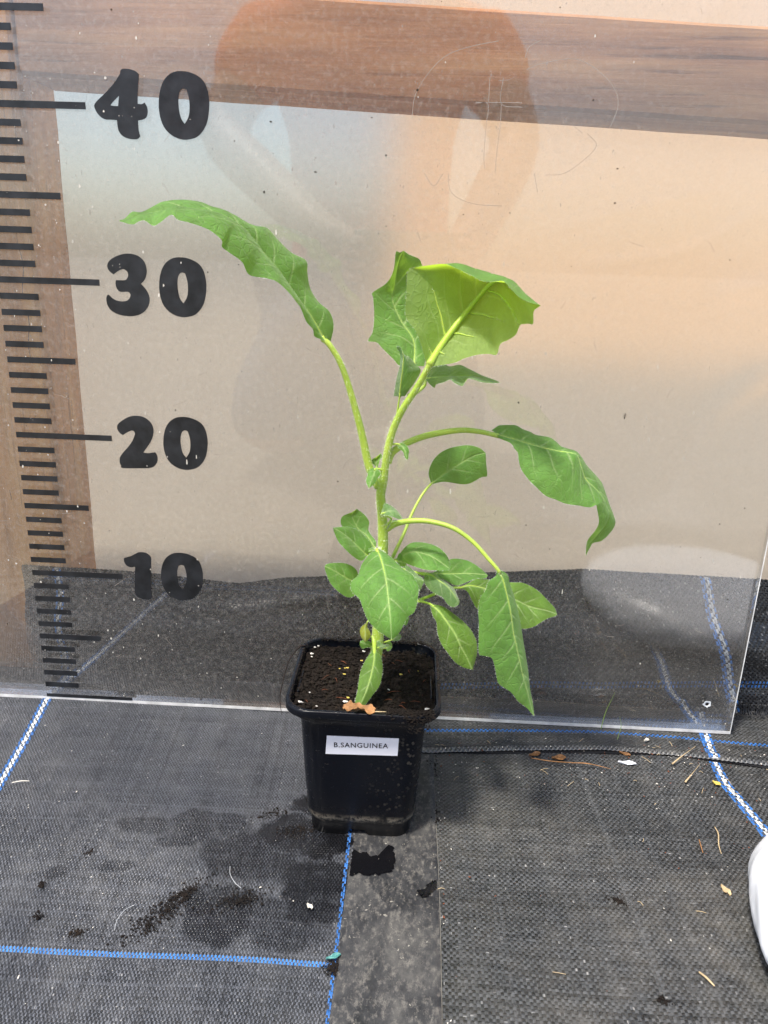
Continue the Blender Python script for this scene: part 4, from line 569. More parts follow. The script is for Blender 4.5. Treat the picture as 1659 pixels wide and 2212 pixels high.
# ================================================================== clear acrylic height board
def board():
    bd=empty('clear_height_board',(22,0,-.2),'scratched clear acrylic sheet with black centimetre ruler marks and numerals 10 to 40','height board')
    V,F=box(-16,50.75,0.,.4,-.058,56); mk('clear_sheet',V,F,MT['acrylic'],bd,smooth=False)
    V,F=box(-16,50.75,-.012,.412,-.30,-.06); mk('sheet_edge',V,F,MT['edge'],bd,smooth=False)
    V,F=box(50.752,50.82,-.012,.412,-.30,56); mk('sheet_edge',V,F,MT['edge'],bd,smooth=False)
    mesh={}
    for z in range(0,55):
        L=6.5 if z%10==0 else 4.5 if z%5==0 else 2.5; h=.19
        if z==0: zz0,zz1=-.05,.2
        else: zz0,zz1=z-h,z+h
        V,F=box(0,L,-.03,-.004,zz0,zz1); mk('tick_mark',V,F,MT['vinyl'],bd,smooth=False)
    def numeral(ch,dx,dz):
        cu=bpy.data.curves.new('numeral','CURVE'); cu.dimensions='2D'; cu.fill_mode='BOTH'; cu.extrude=.00012
        for outl in DIGITS[ch]:
            P=np.array(outl); n=len(P)
            # keep sharp corners: linear where the turn is strong, smooth elsewhere
            Q=[]
            for i in range(n):
                a,b,c,d=P[i-1],P[i],P[(i+1)%n],P[(i+2)%n]
                def ang(p,q,r):
                    u=q-p;w=r-q; return abs(math.atan2(u[0]*w[1]-u[1]*w[0],u@w))
                s1=ang(a,b,c)>.95; s2=ang(b,c,d)>.95
                m0=(c-a)/2 if not s1 else (c-b); m1=(d-b)/2 if not s2 else (c-b)
                for t in np.linspace(0,1,6)[:-1]:
                    Q.append((2*t**3-3*t**2+1)*b+(t**3-2*t**2+t)*m0+(-2*t**3+3*t**2)*c+(t**3-t**2)*m1)
            s=cu.splines.new('POLY'); s.points.add(len(Q)-1); s.use_cyclic_u=True
            for p,q in zip(s.points,Q): p.co=((q[0]+dx)*.01,(q[1]+dz)*.01,0,1)
        ob=bpy.data.objects.new('tmp',cu); COL.objects.link(ob); dg=bpy.context.evaluated_depsgraph_get()
        me=bpy.data.meshes.new_from_object(ob.evaluated_get(dg)); bpy.data.objects.remove(ob)
        V=np.array([(v.co.x*100,-.017-v.co.z*100,v.co.z*0+v.co.y*100) for v in me.vertices]); F=[tuple(p.vertices) for p in me.polygons]
        bpy.data.meshes.remove(me); mk('numeral',V,F,MT['vinyl'],bd,smooth=False)
    zc=np.array(DIGITS['0'][0]); zx,zz=zc[:,0].min(),zc[:,1].min()
    for ch,x0 in (('4',10.87),('3',10.29),('2',9.98),('1',9.26)):
        numeral(ch,0,0); z=np.array(DIGITS[ch][0])[:,1].min()
        numeral('0',x0-zx,z+.06-zz)
    mb=MB()
    for s in SCRATCH:
        P=resample(np.array(s),40); w=.013; T=np.gradient(P,axis=0); T/=np.linalg.norm(T,axis=1)[:,None]; nn=np.stack([-T[:,1],T[:,0]],1)
        V=np.vstack([np.c_[P[:,0]+nn[:,0]*w,np.full(40,-.006),P[:,1]+nn[:,1]*w],np.c_[P[:,0]-nn[:,0]*w,np.full(40,-.006),P[:,1]-nn[:,1]*w]])
        mb.add(V,[(i,i+1,41+i,40+i) for i in range(39)])
    for i in range(90):
        x,z=random.uniform(-3,50),random.uniform(1,52); a=random.uniform(0,3.14); l=random.uniform(.15,1.3); w=.010
        dx,dz=math.cos(a)*l,math.sin(a)*l; nx,nz=-math.sin(a)*w,math.cos(a)*w; k=random.uniform(-.12,.12)
        mb.add([(x-nx,-.006,z-nz),(x+nx,-.006,z+nz),(x+dx*.5+nx+k*nx/w,-.006,z+dz*.5+nz+k*nz/w),(x+dx*.5-nx+k*nx/w,-.006,z+dz*.5-nz+k*nz/w),(x+dx,-.006,z+dz)],[(0,3,2,1),(3,4,2)])
    tag(mb.done('scratches',MT['scratch'],bd,smooth=False),kind='stuff')
    for nm,mt,n in (('pale_specks',MT['pspeck'],520),('dark_specks',MT['speck'],150)):
        mb=MB()
        for i in range(n):
            x=random.uniform(-5,50.4) if (nm[0]=='d' or random.random()<.5) else random.gauss(4,7); z=random.uniform(.3,53)
            if not -8<x<50.5: continue
            r=abs(random.gauss(0,.028))+.014; a=random.uniform(0,6); el=random.uniform(.4,1.9 if nm[0]=='p' else 1.2)
            if z>16 and nm[0]=='p' and x>15: r*=.7
            V=[(x+r*math.cos(a+k*1.05)*(random.uniform(.6,1.2)),-.034,z+r*el*math.sin(a+k*1.05)*random.uniform(.6,1.2)) for k in range(6)]
            mb.add(V,[tuple(range(6))])
        tag(mb.done(nm,mt,bd,smooth=False),kind='stuff')
    mb=MB()
    for i in range(34):
        x,z=random.uniform(6,50),random.uniform(10,24) if i<24 else random.uniform(24,45); l=random.uniform(.12,.38); w=random.uniform(.015,.035)
        V=[(x-w,-.033,z),(x-w*1.5,-.033,z-l*.7),(x-w,-.033,z-l),(x+w,-.033,z-l),(x+w*1.4,-.033,z-l*.65),(x+w*.6,-.033,z)]
        mb.add(V,[(0,1,2,3,4,5)])
    tag(mb.done('drip_marks',MT['pspeck'],bd,smooth=False),kind='stuff')
    # drilled hole with a torn white rim
    mb=MB(); n=18
    for rr,y in ((.14,-.02),(.30,-.03)): pass
    V=[];
    for k in range(n):
        a=2*math.pi*k/n; ro=.29*random.uniform(.75,1.15)
        for r,y in ((.13,.1),(.14,-.05),(ro,-.02)): V.append((48.75+r*math.cos(a),y,2.1+r*math.sin(a)))
    F=[(k*3+j,((k+1)%n)*3+j,((k+1)%n)*3+j+1,k*3+j+1) for k in range(n) for j in range(2)]
    mb.add(V,F); mb.done('hole_rim',MT['white'],bd)
    V=[(48.75+.135*math.cos(2*math.pi*k/12),-.008,2.1+.135*math.sin(2*math.pi*k/12)) for k in range(12)]
    mk('screw_hole',V,[tuple(range(12))],MT['root'],bd)
board()
# ================================================================== pot, label, soil
PX,PY,PZ=24.5,-9.69,G+.03
def rsq(h,r,z,n=8,side=14,cx=PX,cy=PY):
    """rounded square ring"""
    out=[]
    for q in range(4):
        a0=q*math.pi/2-math.pi/4-math.pi/4+math.pi/4*0
        # corner centre
        sx,sy=[(1,-1),(1,1),(-1,1),(-1,-1)][q]
        for k in range(n+1):
            a=[-math.pi/2,0,math.pi/2,math.pi][q]+k/n*math.pi/2
            out.append((cx+sx*(h-r)+r*math.cos(a),cy+sy*(h-r)+r*math.sin(a),z))
        nx,ny=[(1,1),(-1,1),(-1,-1),(1,-1)][q]
        p=out[-1]; a=[0,math.pi/2,math.pi,1.5*math.pi][q]
        e=(cx+nx*(h-r)+r*math.cos(a),cy+ny*(h-r)+r*math.sin(a),z)
        for k in range(1,side): out.append(tuple(p[i]+(e[i]-p[i])*k/side for i in range(3)))
    return np.array(out)
def loft(rings,capb=False):
    m=len(rings[0]); V=np.vstack(rings); F=[(i*m+k,i*m+(k+1)%m,(i+1)*m+(k+1)%m,(i+1)*m+k) for i in range(len(rings)-1) for k in range(m)]
    if capb: F.append(tuple(range(m))[::-1])
    return V,F
pot=empty('plant_pot',(PX,PY,PZ),'square black plastic plant pot full of dark soil with a white name label','plant pot')
def potbuild():
    R=[]
    prof=[(2.86,1.0,.0),(2.94,1.02,.04),(2.98,1.02,.9),(3.02,1.03,1.0),(3.10,1.05,1.12),(3.16,1.08,1.4),(3.33,1.12,4.),(3.50,1.16,7.2),(3.55,1.17,7.75),(3.62,1.2,8.0),(3.86,1.3,8.14),(3.95,1.34,8.22),(3.97,1.35,8.56)]
    for h,r,z in prof:
        g=rsq(h,r,PZ+z)
        if z<.9:   # arch notch in the middle of each side of the foot
            for i in range(len(g)):
                dx,dy=g[i,0]-PX,g[i,1]-PY
                if (abs(dx+.15)<.56 and abs(dy)>2.2) or (abs(dy)<.5 and abs(dx)>2.2): g[i,2]=PZ+.40+z*.05
        R.append(g)
    V,F=loft(R); mb=MB(); mb.add(V,F)
    ring=rsq(2.9,1.0,PZ+.46); V=np.vstack([ring,[[PX,PY,PZ+.5]]]); m=len(ring); mb.add(V,[(k,(k+1)%m,m) for k in range(m)])
    # inner wall
    R=[rsq(h,r,PZ+z) for h,r,z in ((4.03,1.3,9.0),(3.98,1.3,8.6),(3.85,1.25,8.2),(3.4,1.1,7.7),(3.2,1.1,6))]
    V,F=loft(R); mb.add(V,F)
    mb.done('pot_body',MT['pot'],pot)
    R=[rsq(h,r,PZ+z) for h,r,z in ((3.96,1.35,8.57),(4.20,1.42,8.575),(4.29,1.45,8.60),(4.31,1.46,8.64),(4.315,1.46,8.94),(4.30,1.46,9.01),(4.25,1.44,9.055),(4.12,1.36,9.055),(4.05,1.33,9.03),(4.03,1.3,8.95))]
    V,F=loft(R); mk('pot_rim',V,F,MT['pot'],pot)
    # moulded seam lines on the inside walls
    for s in (-1,1):
        V,F=box(PX+s*3.80-.05,PX+s*3.80+.05,PY-1.8,PY+.6,PZ+8.3,PZ+8.75,.03); mk('inner_rib',V,F,MT['pot'],pot)
    # white label
    yf=lambda z: PY-(3.33+(z-(PZ+4))*(.17/3.2))-.012
    L=[(22.57,6.80),(22.50,5.57),(26.52,5.69),(26.56,6.86)]
    n=12; V=[]
    for i in range(n+1):
        for j in range(2):
            t=i/n; a=np.array(L[0])*(1-t)+np.array(L[3])*t; b=np.array(L[1])*(1-t)+np.array(L[2])*t; p=a if j==0 else b
            V.append((p[0],yf(p[1])-.008-.006*abs(math.sin(t*9)),p[1]))
    F=[(2*i,2*i+1,2*i+3,2*i+2) for i in range(n)]
    m=len(V); V+= [(x,y+.012,z) for x,y,z in V]; F+=[(2*i+m,2*i+2+m,2*i+3+m,2*i+1+m) for i in range(n)]+[(2*i,2*i+2,2*i+2+m,2*i+m) for i in range(n)]+[(2*i+1,2*i+1+m,2*i+3+m,2*i+3) for i in range(n)]
    lab=mk('name_label',V,F,MT['paper'],pot,smooth=False)
    cu=bpy.data.curves.new('t','FONT'); cu.body='B.SANGUINEA'; cu.size=.5; cu.space_character=1.12; cu.extrude=.004; cu.offset=.004
    ob=bpy.data.objects.new('t',cu); COL.objects.link(ob); me=bpy.data.meshes.new_from_object(ob.evaluated_get(bpy.context.evaluated_depsgraph_get())); bpy.data.objects.remove(ob)
    P=np.array([v.co[:] for v in me.vertices]); F=[tuple(p.vertices) for p in me.polygons]; bpy.data.meshes.remove(me)
    x0,x1=P[:,0].min(),P[:,0].max(); h=P[:,1].max(); sc=(25.98-22.97)/(x1-x0)
    X=22.97+(P[:,0]-x0)*sc; Z=6.07+(X-22.97)*.036+P[:,1]*(.31/h); Y=np.array([yf(z) for z in Z])-.022-P[:,2]*.6
    mk('lettering',np.c_[X,Y,Z],F,MT['ink'],lab,smooth=False)
potbuild()
SZ=PZ+8.35
def soilz(x,y):
    d=np.maximum(np.abs(x-PX),np.abs(y-PY)); return SZ+.35*(fbm(x*.5,y*.5,51,3)-.5)+.46*(fbm(x*2.0,y*2.0,52,4)-.5)+.25*np.clip((d-2.6)/1.2,0,1)
def soil():
    n=130; g=np.linspace(-1,1,n); A,B=np.meshgrid(g,g,indexing='ij')
    # squircle-shaped patch
    k=1/np.maximum(1e-6,(np.abs(A)**7+np.abs(B)**7)**(1/7))*np.maximum(np.abs(A),np.abs(B)); X=PX+A*k*3.99; Y=PY+B*k*3.99
    Z=soilz(X,Y)+.16*(fbm(X*6,Y*6,53,3)-.5)
    V=np.stack([X,Y,Z],-1).reshape(-1,3); so=tag(mk('potting_soil',V,grid(n,n,True),MT['soil'],pot),kind='stuff')
    mb=MB(); ico=np.array([(0,0,1),(.9,0,.3),(.28,.85,.3),(-.72,.53,.3),(-.72,-.53,.3),(.28,-.85,.3),(0,0,-.8)]); fi=[(0,1,2),(0,2,3),(0,3,4),(0,4,5),(0,5,1),(6,2,1),(6,3,2),(6,4,3),(6,5,4),(6,1,5)]
    def clod(x,y,z,r):
        s=np.array([r*random.uniform(.6,1.5),r*random.uniform(.6,1.3),r*random.uniform(.5,1)]); a=random.uniform(0,6.3); c,q=math.cos(a),math.sin(a)
        V=ico*(1+.3*RNG.normal(size=(7,1)))*s; V=V@np.array([[c,q,0],[-q,c,0],[0,0,1]])+np.array([x,y,z]); mb.add(V,fi)
    for i in range(5200):
        x=PX+random.uniform(-3.85,3.85); y=PY+random.uniform(-3.85,3.85); r=.026+abs(random.gauss(0,.042))+(.09*random.random() if random.random()<.05 else 0)
        clod(x,y,float(soilz(np.array([x]),np.array([y]))[0])+r*.25+.05,r)
    # soil spilling over the front right of the rim and along the back rim
    for i in range(420):
        x=PX+1.2+random.random()**.8*2.7; t=random.random(); y=PY-3.75-.6*t; z=PZ+9.08+random.uniform(-.05,.10)-max(0,t-.8)*1.5*random.random(); clod(x,y,z,.03+random.random()*.06)
    for i in range(110): clod(PX+random.uniform(2.4,3.7),PY-4.33-random.random()*.06,PZ+8.95-random.random()**2*.9,.03+random.random()*.05)
    for i in range(260): clod(PX+random.uniform(-3.2,3.4),PY+3.8+random.random()*.4,PZ+9.06+random.uniform(-.04,.08),.03+random.random()*.05)
    for i in range(60): clod(PX-3.9-random.random()*.3,PY+random.uniform(-3.5,3.5),PZ+9.05,.02+random.random()*.04)
    tag(mb.done('soil_crumbs',MT['soil'],pot,smooth=False),kind='stuff')
    mb=MB()
    for i in range(26):
        x=PX+random.uniform(-3.4,3.4); y=PY+random.uniform(-3.5,3.4); a=random.uniform(0,6.3); l=random.uniform(.25,.9); z=float(soilz(np.array([x]),np.array([y]))[0])+.14
        P=[(x,y,z),(x+math.cos(a)*l*.5+random.gauss(0,.07),y+math.sin(a)*l*.5,z+.06),(x+math.cos(a)*l,y+math.sin(a)*l,z-.03)]
        V,F=tube(P,[.012,.014,.008],4,6); mb.add(V,F)
    tag(mb.done('root_fibres',MT['bark'],pot),kind='stuff')
    def grain(x,y,mt,nm,r,lab=None):
        z=float(soilz(np.array([x]),np.array([y]))[0])+r*.75+.08
        V=[];F=[]; nb=3
        for b in range(nb):
            ox,oy,oz=[(0,0,0),(r*.7,r*.25,-.1*r),(-.5*r,.4*r,.1*r)][b]; q=r*[1,.75,.6][b]
            P=ico*(1+.22*RNG.normal(size=(7,1)))*q+np.array([x+ox,y+oy,z+oz]); F+=[tuple(k+len(V)*1 for k in f) for f in fi]; V+=list(map(tuple,P))
        o=mk(nm,V,F,mt,pot,smooth=False)
        if lab: o['label']=lab
    # measured from the photograph: (crop F px) -> soil plane
    for x,y,k,r in GRAINS: grain(x,y,MT['perlite'] if k=='w' else MT['granule'],'perlite_grain' if k=='w' else 'fertiliser_granule',r)
soil()
# ================================================================== the plant
plant=empty('potted_plant',(PX,PY,SZ),'leafy green plant with hairy stems growing in the square black pot','plant')
STEMC=resample(np.array(STEM),40)
V,F=tube(STEM,[.36,.34,.32,.30,.285,.25,.19,.12],14,80); mk('stem',V,F,MT['stem'],plant)
HAIR=MB()
def hairs_tube(P,r,dens,l0=.10,l1=.20):
    P=resample(np.asarray(P,float),80); r=np.interp(np.linspace(0,1,80),np.linspace(0,1,len(np.atleast_1d(r))),np.atleast_1d(r)); T=np.gradient(P,axis=0); L=np.linalg.norm(T,axis=1).sum(); T/=np.linalg.norm(T,axis=1)[:,None]
    V=[];F=[]
    for i in range(int(L*dens)):
        k=random.randrange(80); t=T[k]; a=RNG.normal(size=3); a-=t*(a@t); a/=np.linalg.norm(a)
        b=P[k]+t*random.uniform(-.05,.05)*1+a*r[k]*.97; d=a+.25*RNG.normal(size=3); d/=np.linalg.norm(d); s=np.cross(d,t); s/=np.linalg.norm(s)+1e-9
        l=random.uniform(l0,l1); w=.0065; n=len(V); V+=[b-s*w,b+s*w,b+d*l]; F.append((n,n+1,n+2))
    HAIR.add(V,F)
hairs_tube(STEM,[.34,.31,.27,.24],130)
def leafbuild(d):
    C=[np.array(c,float) for c in d['c']]; nC=len(C)
    size=np.linalg.norm(np.diff(C[nC//2],axis=0),axis=1).sum()
    n=max(16,min(300,int(size*22))); 
    R=[resample(c,n) for c in C]
    wid=np.max(np.linalg.norm(R[0]-R[-1],axis=1)); mh=max(6,min(80,int(wid*11)))
    # node parameters across: -1 .. 1
    vs=np.linspace(-1,1,nC); vv=np.linspace(-1,1,2*mh+1)
    K=np.stack(R,0)                                  # nC,n,3
    if nC==3:
        Lc,Mc,Rc=K; s=np.abs(vv)[None,:,None]; side=np.where(vv[None,:,None]<0,Lc[:,None,:],Rc[:,None,:])
        P=Mc[:,None,:]*(1-s)+side*s
        T=np.gradient(Mc,axis=0); across=Rc-Lc; nr=np.cross(across,T); nr/=np.linalg.norm(nr,axis=1)[:,None]+1e-9   # toward the viewer for a face-on leaf
        h=np.minimum(np.linalg.norm(side-Mc[:,None,:],axis=2),3)[:,:,None]
        P=P+nr[:,None,:]*(d.get('b',.2)*1.1*h*(s*(1-s))*1.6)*(1 if not d['under'] else -1)
    else:
        P=np.zeros((n,len(vv),3))
        for k,v in enumerate(vv):
            f=(v+1)/2*(nC-1); i=min(int(f),nC-2); t=f-i
            a=K[max(i-1,0)] if i>0 else 2*K[0]-K[1]; b=K[i]; c=K[i+1]; e=K[i+2] if i+2<nC else 2*K[-1]-K[-2]
            P[:,k]=.5*((2*b)+(c-a)*t+(2*a-5*b+4*c-e)*t*t+(3*b-a-3*c+e)*t**3)
    # physical uv
    mid=P[:,mh]; sl=np.r_[0,np.cumsum(np.linalg.norm(np.diff(mid,axis=0),axis=1))]
    dv=np.linalg.norm(np.diff(P,axis=1),axis=2); cum=np.concatenate([np.zeros((n,1)),np.cumsum(dv,1)],1); wv=cum-cum[:,mh:mh+1]
    Lh=wv[:,:1]*-1; Rh=wv[:,-1:]
    half=np.where(vv[None,:]<0,Lh,Rh)+1e-6
    # vein field
    U=sl[:,None]+0*wv; A=np.abs(wv); vein=np.exp(-(A/(.032+.05*(1-U/size)*min(1,size/6)))**2)
    hw=max(Lh.max(),Rh.max()); nv=max(3,min(8,int(round(size/1.35)))); sign=np.sign(wv+1e-9)
    vein2=np.zeros_like(A)
    for sd in (-1,1):
        for i in range(nv):
            u0=size*(.03+.80*(i+.5*(sd>0)*.6)/nv); k=.75+.35*(i/nv)
            path=u0+k*A*(1+.10*np.sin(A*2.2+i))+.10*A**2/(hw+.1)
            dist=np.abs(U-path)*.72; wq=(.030+.022*min(1,size/7))*np.clip(1-A/(half*1.02),.25,1)
            vein2=np.maximum(vein2,np.where(sign==sd,np.exp(-(dist/wq)**2)*np.clip(1-(A/half)**3,0,1),0))
    vein=np.maximum(vein,.85*vein2)
    # relief: veins sunk on top, blade slightly quilted between them, wavy margin
    gu=np.gradient(P,axis=0); gv=np.gradient(P,axis=1); nn=np.cross(gv,gu); nn/=np.linalg.norm(nn,axis=2)[:,:,None]+1e-12
    if d['under']: nn=-nn
    rel=-.04*min(1,size/5)*np.clip(vein,0,1)+.10*min(1,size/5)*(fbm(U*1.2,wv*1.2,61,3)-.45)
    rel*=np.clip(1-(A/half)**4,0,1)*np.sin(np.pi*np.clip(U/size,0.03,.97))**.3
    P=P+nn*rel[:,:,None]
    V=P.reshape(-1,3); F=grid(n,len(vv),bool(d['under']))
    uv=np.stack([U,wv+5],-1).reshape(-1,2)
    mt=MT['leaf_fuzz'] if d.get('fuzz') else MT['leaf_big'] if d['under'] else MT['leaf_yy'] if d.get('yellow',0)>.8 else MT['leaf_y'] if d.get('yellow') else MT['leaf']
    o=mk('leaf',V,F,mt,plant,uv=uv,attrs={'vein':np.clip(vein,0,1).ravel()})
    if d.get('yellow',0)>.8: o['label']='yellowing small leaf'
    # raised midrib under the blade
    if size>1.6:
        r0,r1=d.get('rib',(.025+.007*size,.010)); kk=np.linspace(0,int(n*.88),26).astype(int); r=np.linspace(r0,r1,26)
        Mr=P[kk,mh]-nn[kk,mh]*(r*(.55 if d['under'] else .8))[:,None]
        V,F=tube(Mr,r,8,40); mk('midrib',V,F,MT['stem'],o)
        if d['under']:
            hairs_tube(Mr,r,70,.08,.16); mb=MB()
            for sd in (-1,1):
                for i in range(2 if sd<0 else 4):
                    u0_=size*(.05+.66*(i+.3*(sd>0))/5); pts=[]
                    for a in np.linspace(0,1,16):
                        k0=int(np.clip(u0_/size*(n-1),0,n-1)); hw_=float(half[k0,-1 if sd>0 else 0]); A_=a*hw_*.85; u_=u0_+(.55+.1*i)*A_+.05*A_*A_
                        k=int(np.clip(u_/size*(n-1),0,n-1)); w_=wv[k]; j=int(np.argmin(np.abs(w_-sd*A_)))
                        if k>=n-3: break
                        pts.append(P[k,j]-nn[k,j]*.02)
                    if len(pts)>5:
                        V,F=tube(np.array(pts)[::2] if len(pts)>8 else pts,[.085-.008*i,.05,.018],6,36); mb.add(V,F); hairs_tube(pts,[.06,.02],25,.06,.12)
            mb.done('side_veins',MT['stem'],o)
    if 'pet' in d:
        pr=d['pr']; pp=np.array(d['pet']); q=nn[0,mh]*(-pr[1]*.4); pp[-1]=P[0,mh]+q
        pp=np.vstack([pp,P[min(6,n-1),mh]+q])
        V,F=tube(pp,[pr[0],pr[1],pr[1]*.75],10,44); mk('petiole',V,F,MT['stem'],o); hairs_tube(pp,[pr[0],pr[1]],75)
    else:
        b=P[0,mh]; j=np.argmin(np.linalg.norm(STEMC-(b-np.array([0,0,.25])),axis=1)); c=STEMC[j]
        if np.linalg.norm(c-b)<2.5:
            V,F=tube([c,(c+b)/2+np.array([0,-.02,.04]),b,P[3,mh]],[.09,.06,.05,.03],7,14); mk('petiole',V,F,MT['stem'],o)
    # margin hairs
    HV=[];HF=[]
    dens=42 if d.get('fuzz') else 26
    for e,sd in ((0,-1),(-1,1)):
        E=P[:,e]; I=P[:,1 if e==0 else -2]; per=np.linalg.norm(np.diff(E,axis=0),axis=1).sum()
        for i in range(int(per*dens)):
            k=random.randrange(n-1); f=random.random(); b=E[k]*(1-f)+E[k+1]*f; out=E[k]-I[k]; out=out/(np.linalg.norm(out)+1e-9)
            t=E[k+1]-E[k]; t/=np.linalg.norm(t)+1e-9
            q=out+.5*RNG.normal(size=3); q/=np.linalg.norm(q); l=random.uniform(.04,.095); w=.0038; m_=len(HV); HV+=[b-t*w,b+t*w,b+q*l]; HF.append((m_,m_+1,m_+2))
    HAIR.add(HV,HF)
for d in LEAVES: leafbuild(d)
tag(HAIR.done('plant_hairs',MT['hair'],plant,smooth=False),kind='stuff')
# ================================================================== small things lying about
def chunk(x,y,z,sx,sy,sz,a,jit=.25):
    ico=np.array([(0,0,1),(.9,0,.3),(.28,.85,.3),(-.72,.53,.3),(-.72,-.53,.3),(.28,-.85,.3),(.75,.5,-.4),(-.3,.85,-.4),(-.9,0,-.4),(-.3,-.85,-.4),(.75,-.5,-.4),(0,0,-.9)])
    f=[(0,1,2),(0,2,3),(0,3,4),(0,4,5),(0,5,1),(1,6,2),(2,7,3),(3,8,4),(4,9,5),(5,10,1),(2,6,7),(3,7,8),(4,8,9),(5,9,10),(1,10,6),(11,7,6),(11,8,7),(11,9,8),(11,10,9),(11,6,10)]
    c,s=math.cos(a),math.sin(a); V=ico*(1+jit*RNG.normal(size=(12,1)))*np.array([sx,sy,sz]); return V@np.array([[c,s,0],[-s,c,0],[0,0,1]])+np.array([x,y,z]),f
def stick(nm,P,r,mt,label,cat):
    V,F=tube(P,r,6,24); tag(mk(nm,V,F,mt),label,cat)
def curl(nm,x,y,z,l,w,a,mt,label,cat,lift=.25,n=9,m=5):
    V=[]
    for i in range(n):
        t=i/(n-1)
        for j in range(m):
            s=j/(m-1)*2-1; hw=w*math.sin(math.pi*min(max(t,.06),.94))**.7*(1+.25*math.sin(5*t+s*3)); q=(t-.5)*l
            V.append((x+q*math.cos(a)-s*hw*math.sin(a),y+q*math.sin(a)+s*hw*math.cos(a),z+lift*(s*s*.6+.5*math.sin(t*4+s*2)**2)+.03*random.random()))
    V=np.array(V); m0=len(V); F=[tuple(f) for f in grid(n,m)]; V2=V-np.array([0,0,.02])
    F2=[tuple(i+m0 for i in f[::-1]) for f in F]; tag(mk(nm,np.vstack([V,V2]),F+F2,mt,smooth=False),label,cat)
SK=(55.0,-20.9,10.8,4.8)
def insect(nm,x,y,z,s,up,lab):
    mb=MB(); u=np.array(up,float); u/=np.linalg.norm(u); sd=np.cross(u,[0,1,0]); sd/=np.linalg.norm(sd); c=np.array([x,y,z])
    for o_,r,l in ((-.55,.20,.34),(0,.13,.22),(.42,.15,.17)):
        V,F=tube([c+u*s*(o_-l),c+u*s*o_+np.array([0,-.05*s,0]),c+u*s*(o_+l)],[.03*s,r*s,.03*s],8,10); mb.add(V,F)
    ob=mb.done(nm,MT['root'],smooth=True); tag(ob,lab,'insect')
    for k in (-.18,0,.2):
        for q in (-1,1):
            P=[c+u*s*k*.6,c+u*s*k*1.6+sd*q*s*.35+np.array([0,-.12*s,0]),c+u*s*k*2.6+sd*q*s*.6]; V,F=tube(P,[.03*s,.025*s,.015*s],4,6); mk('leg',V,F,MT['root'],ob)
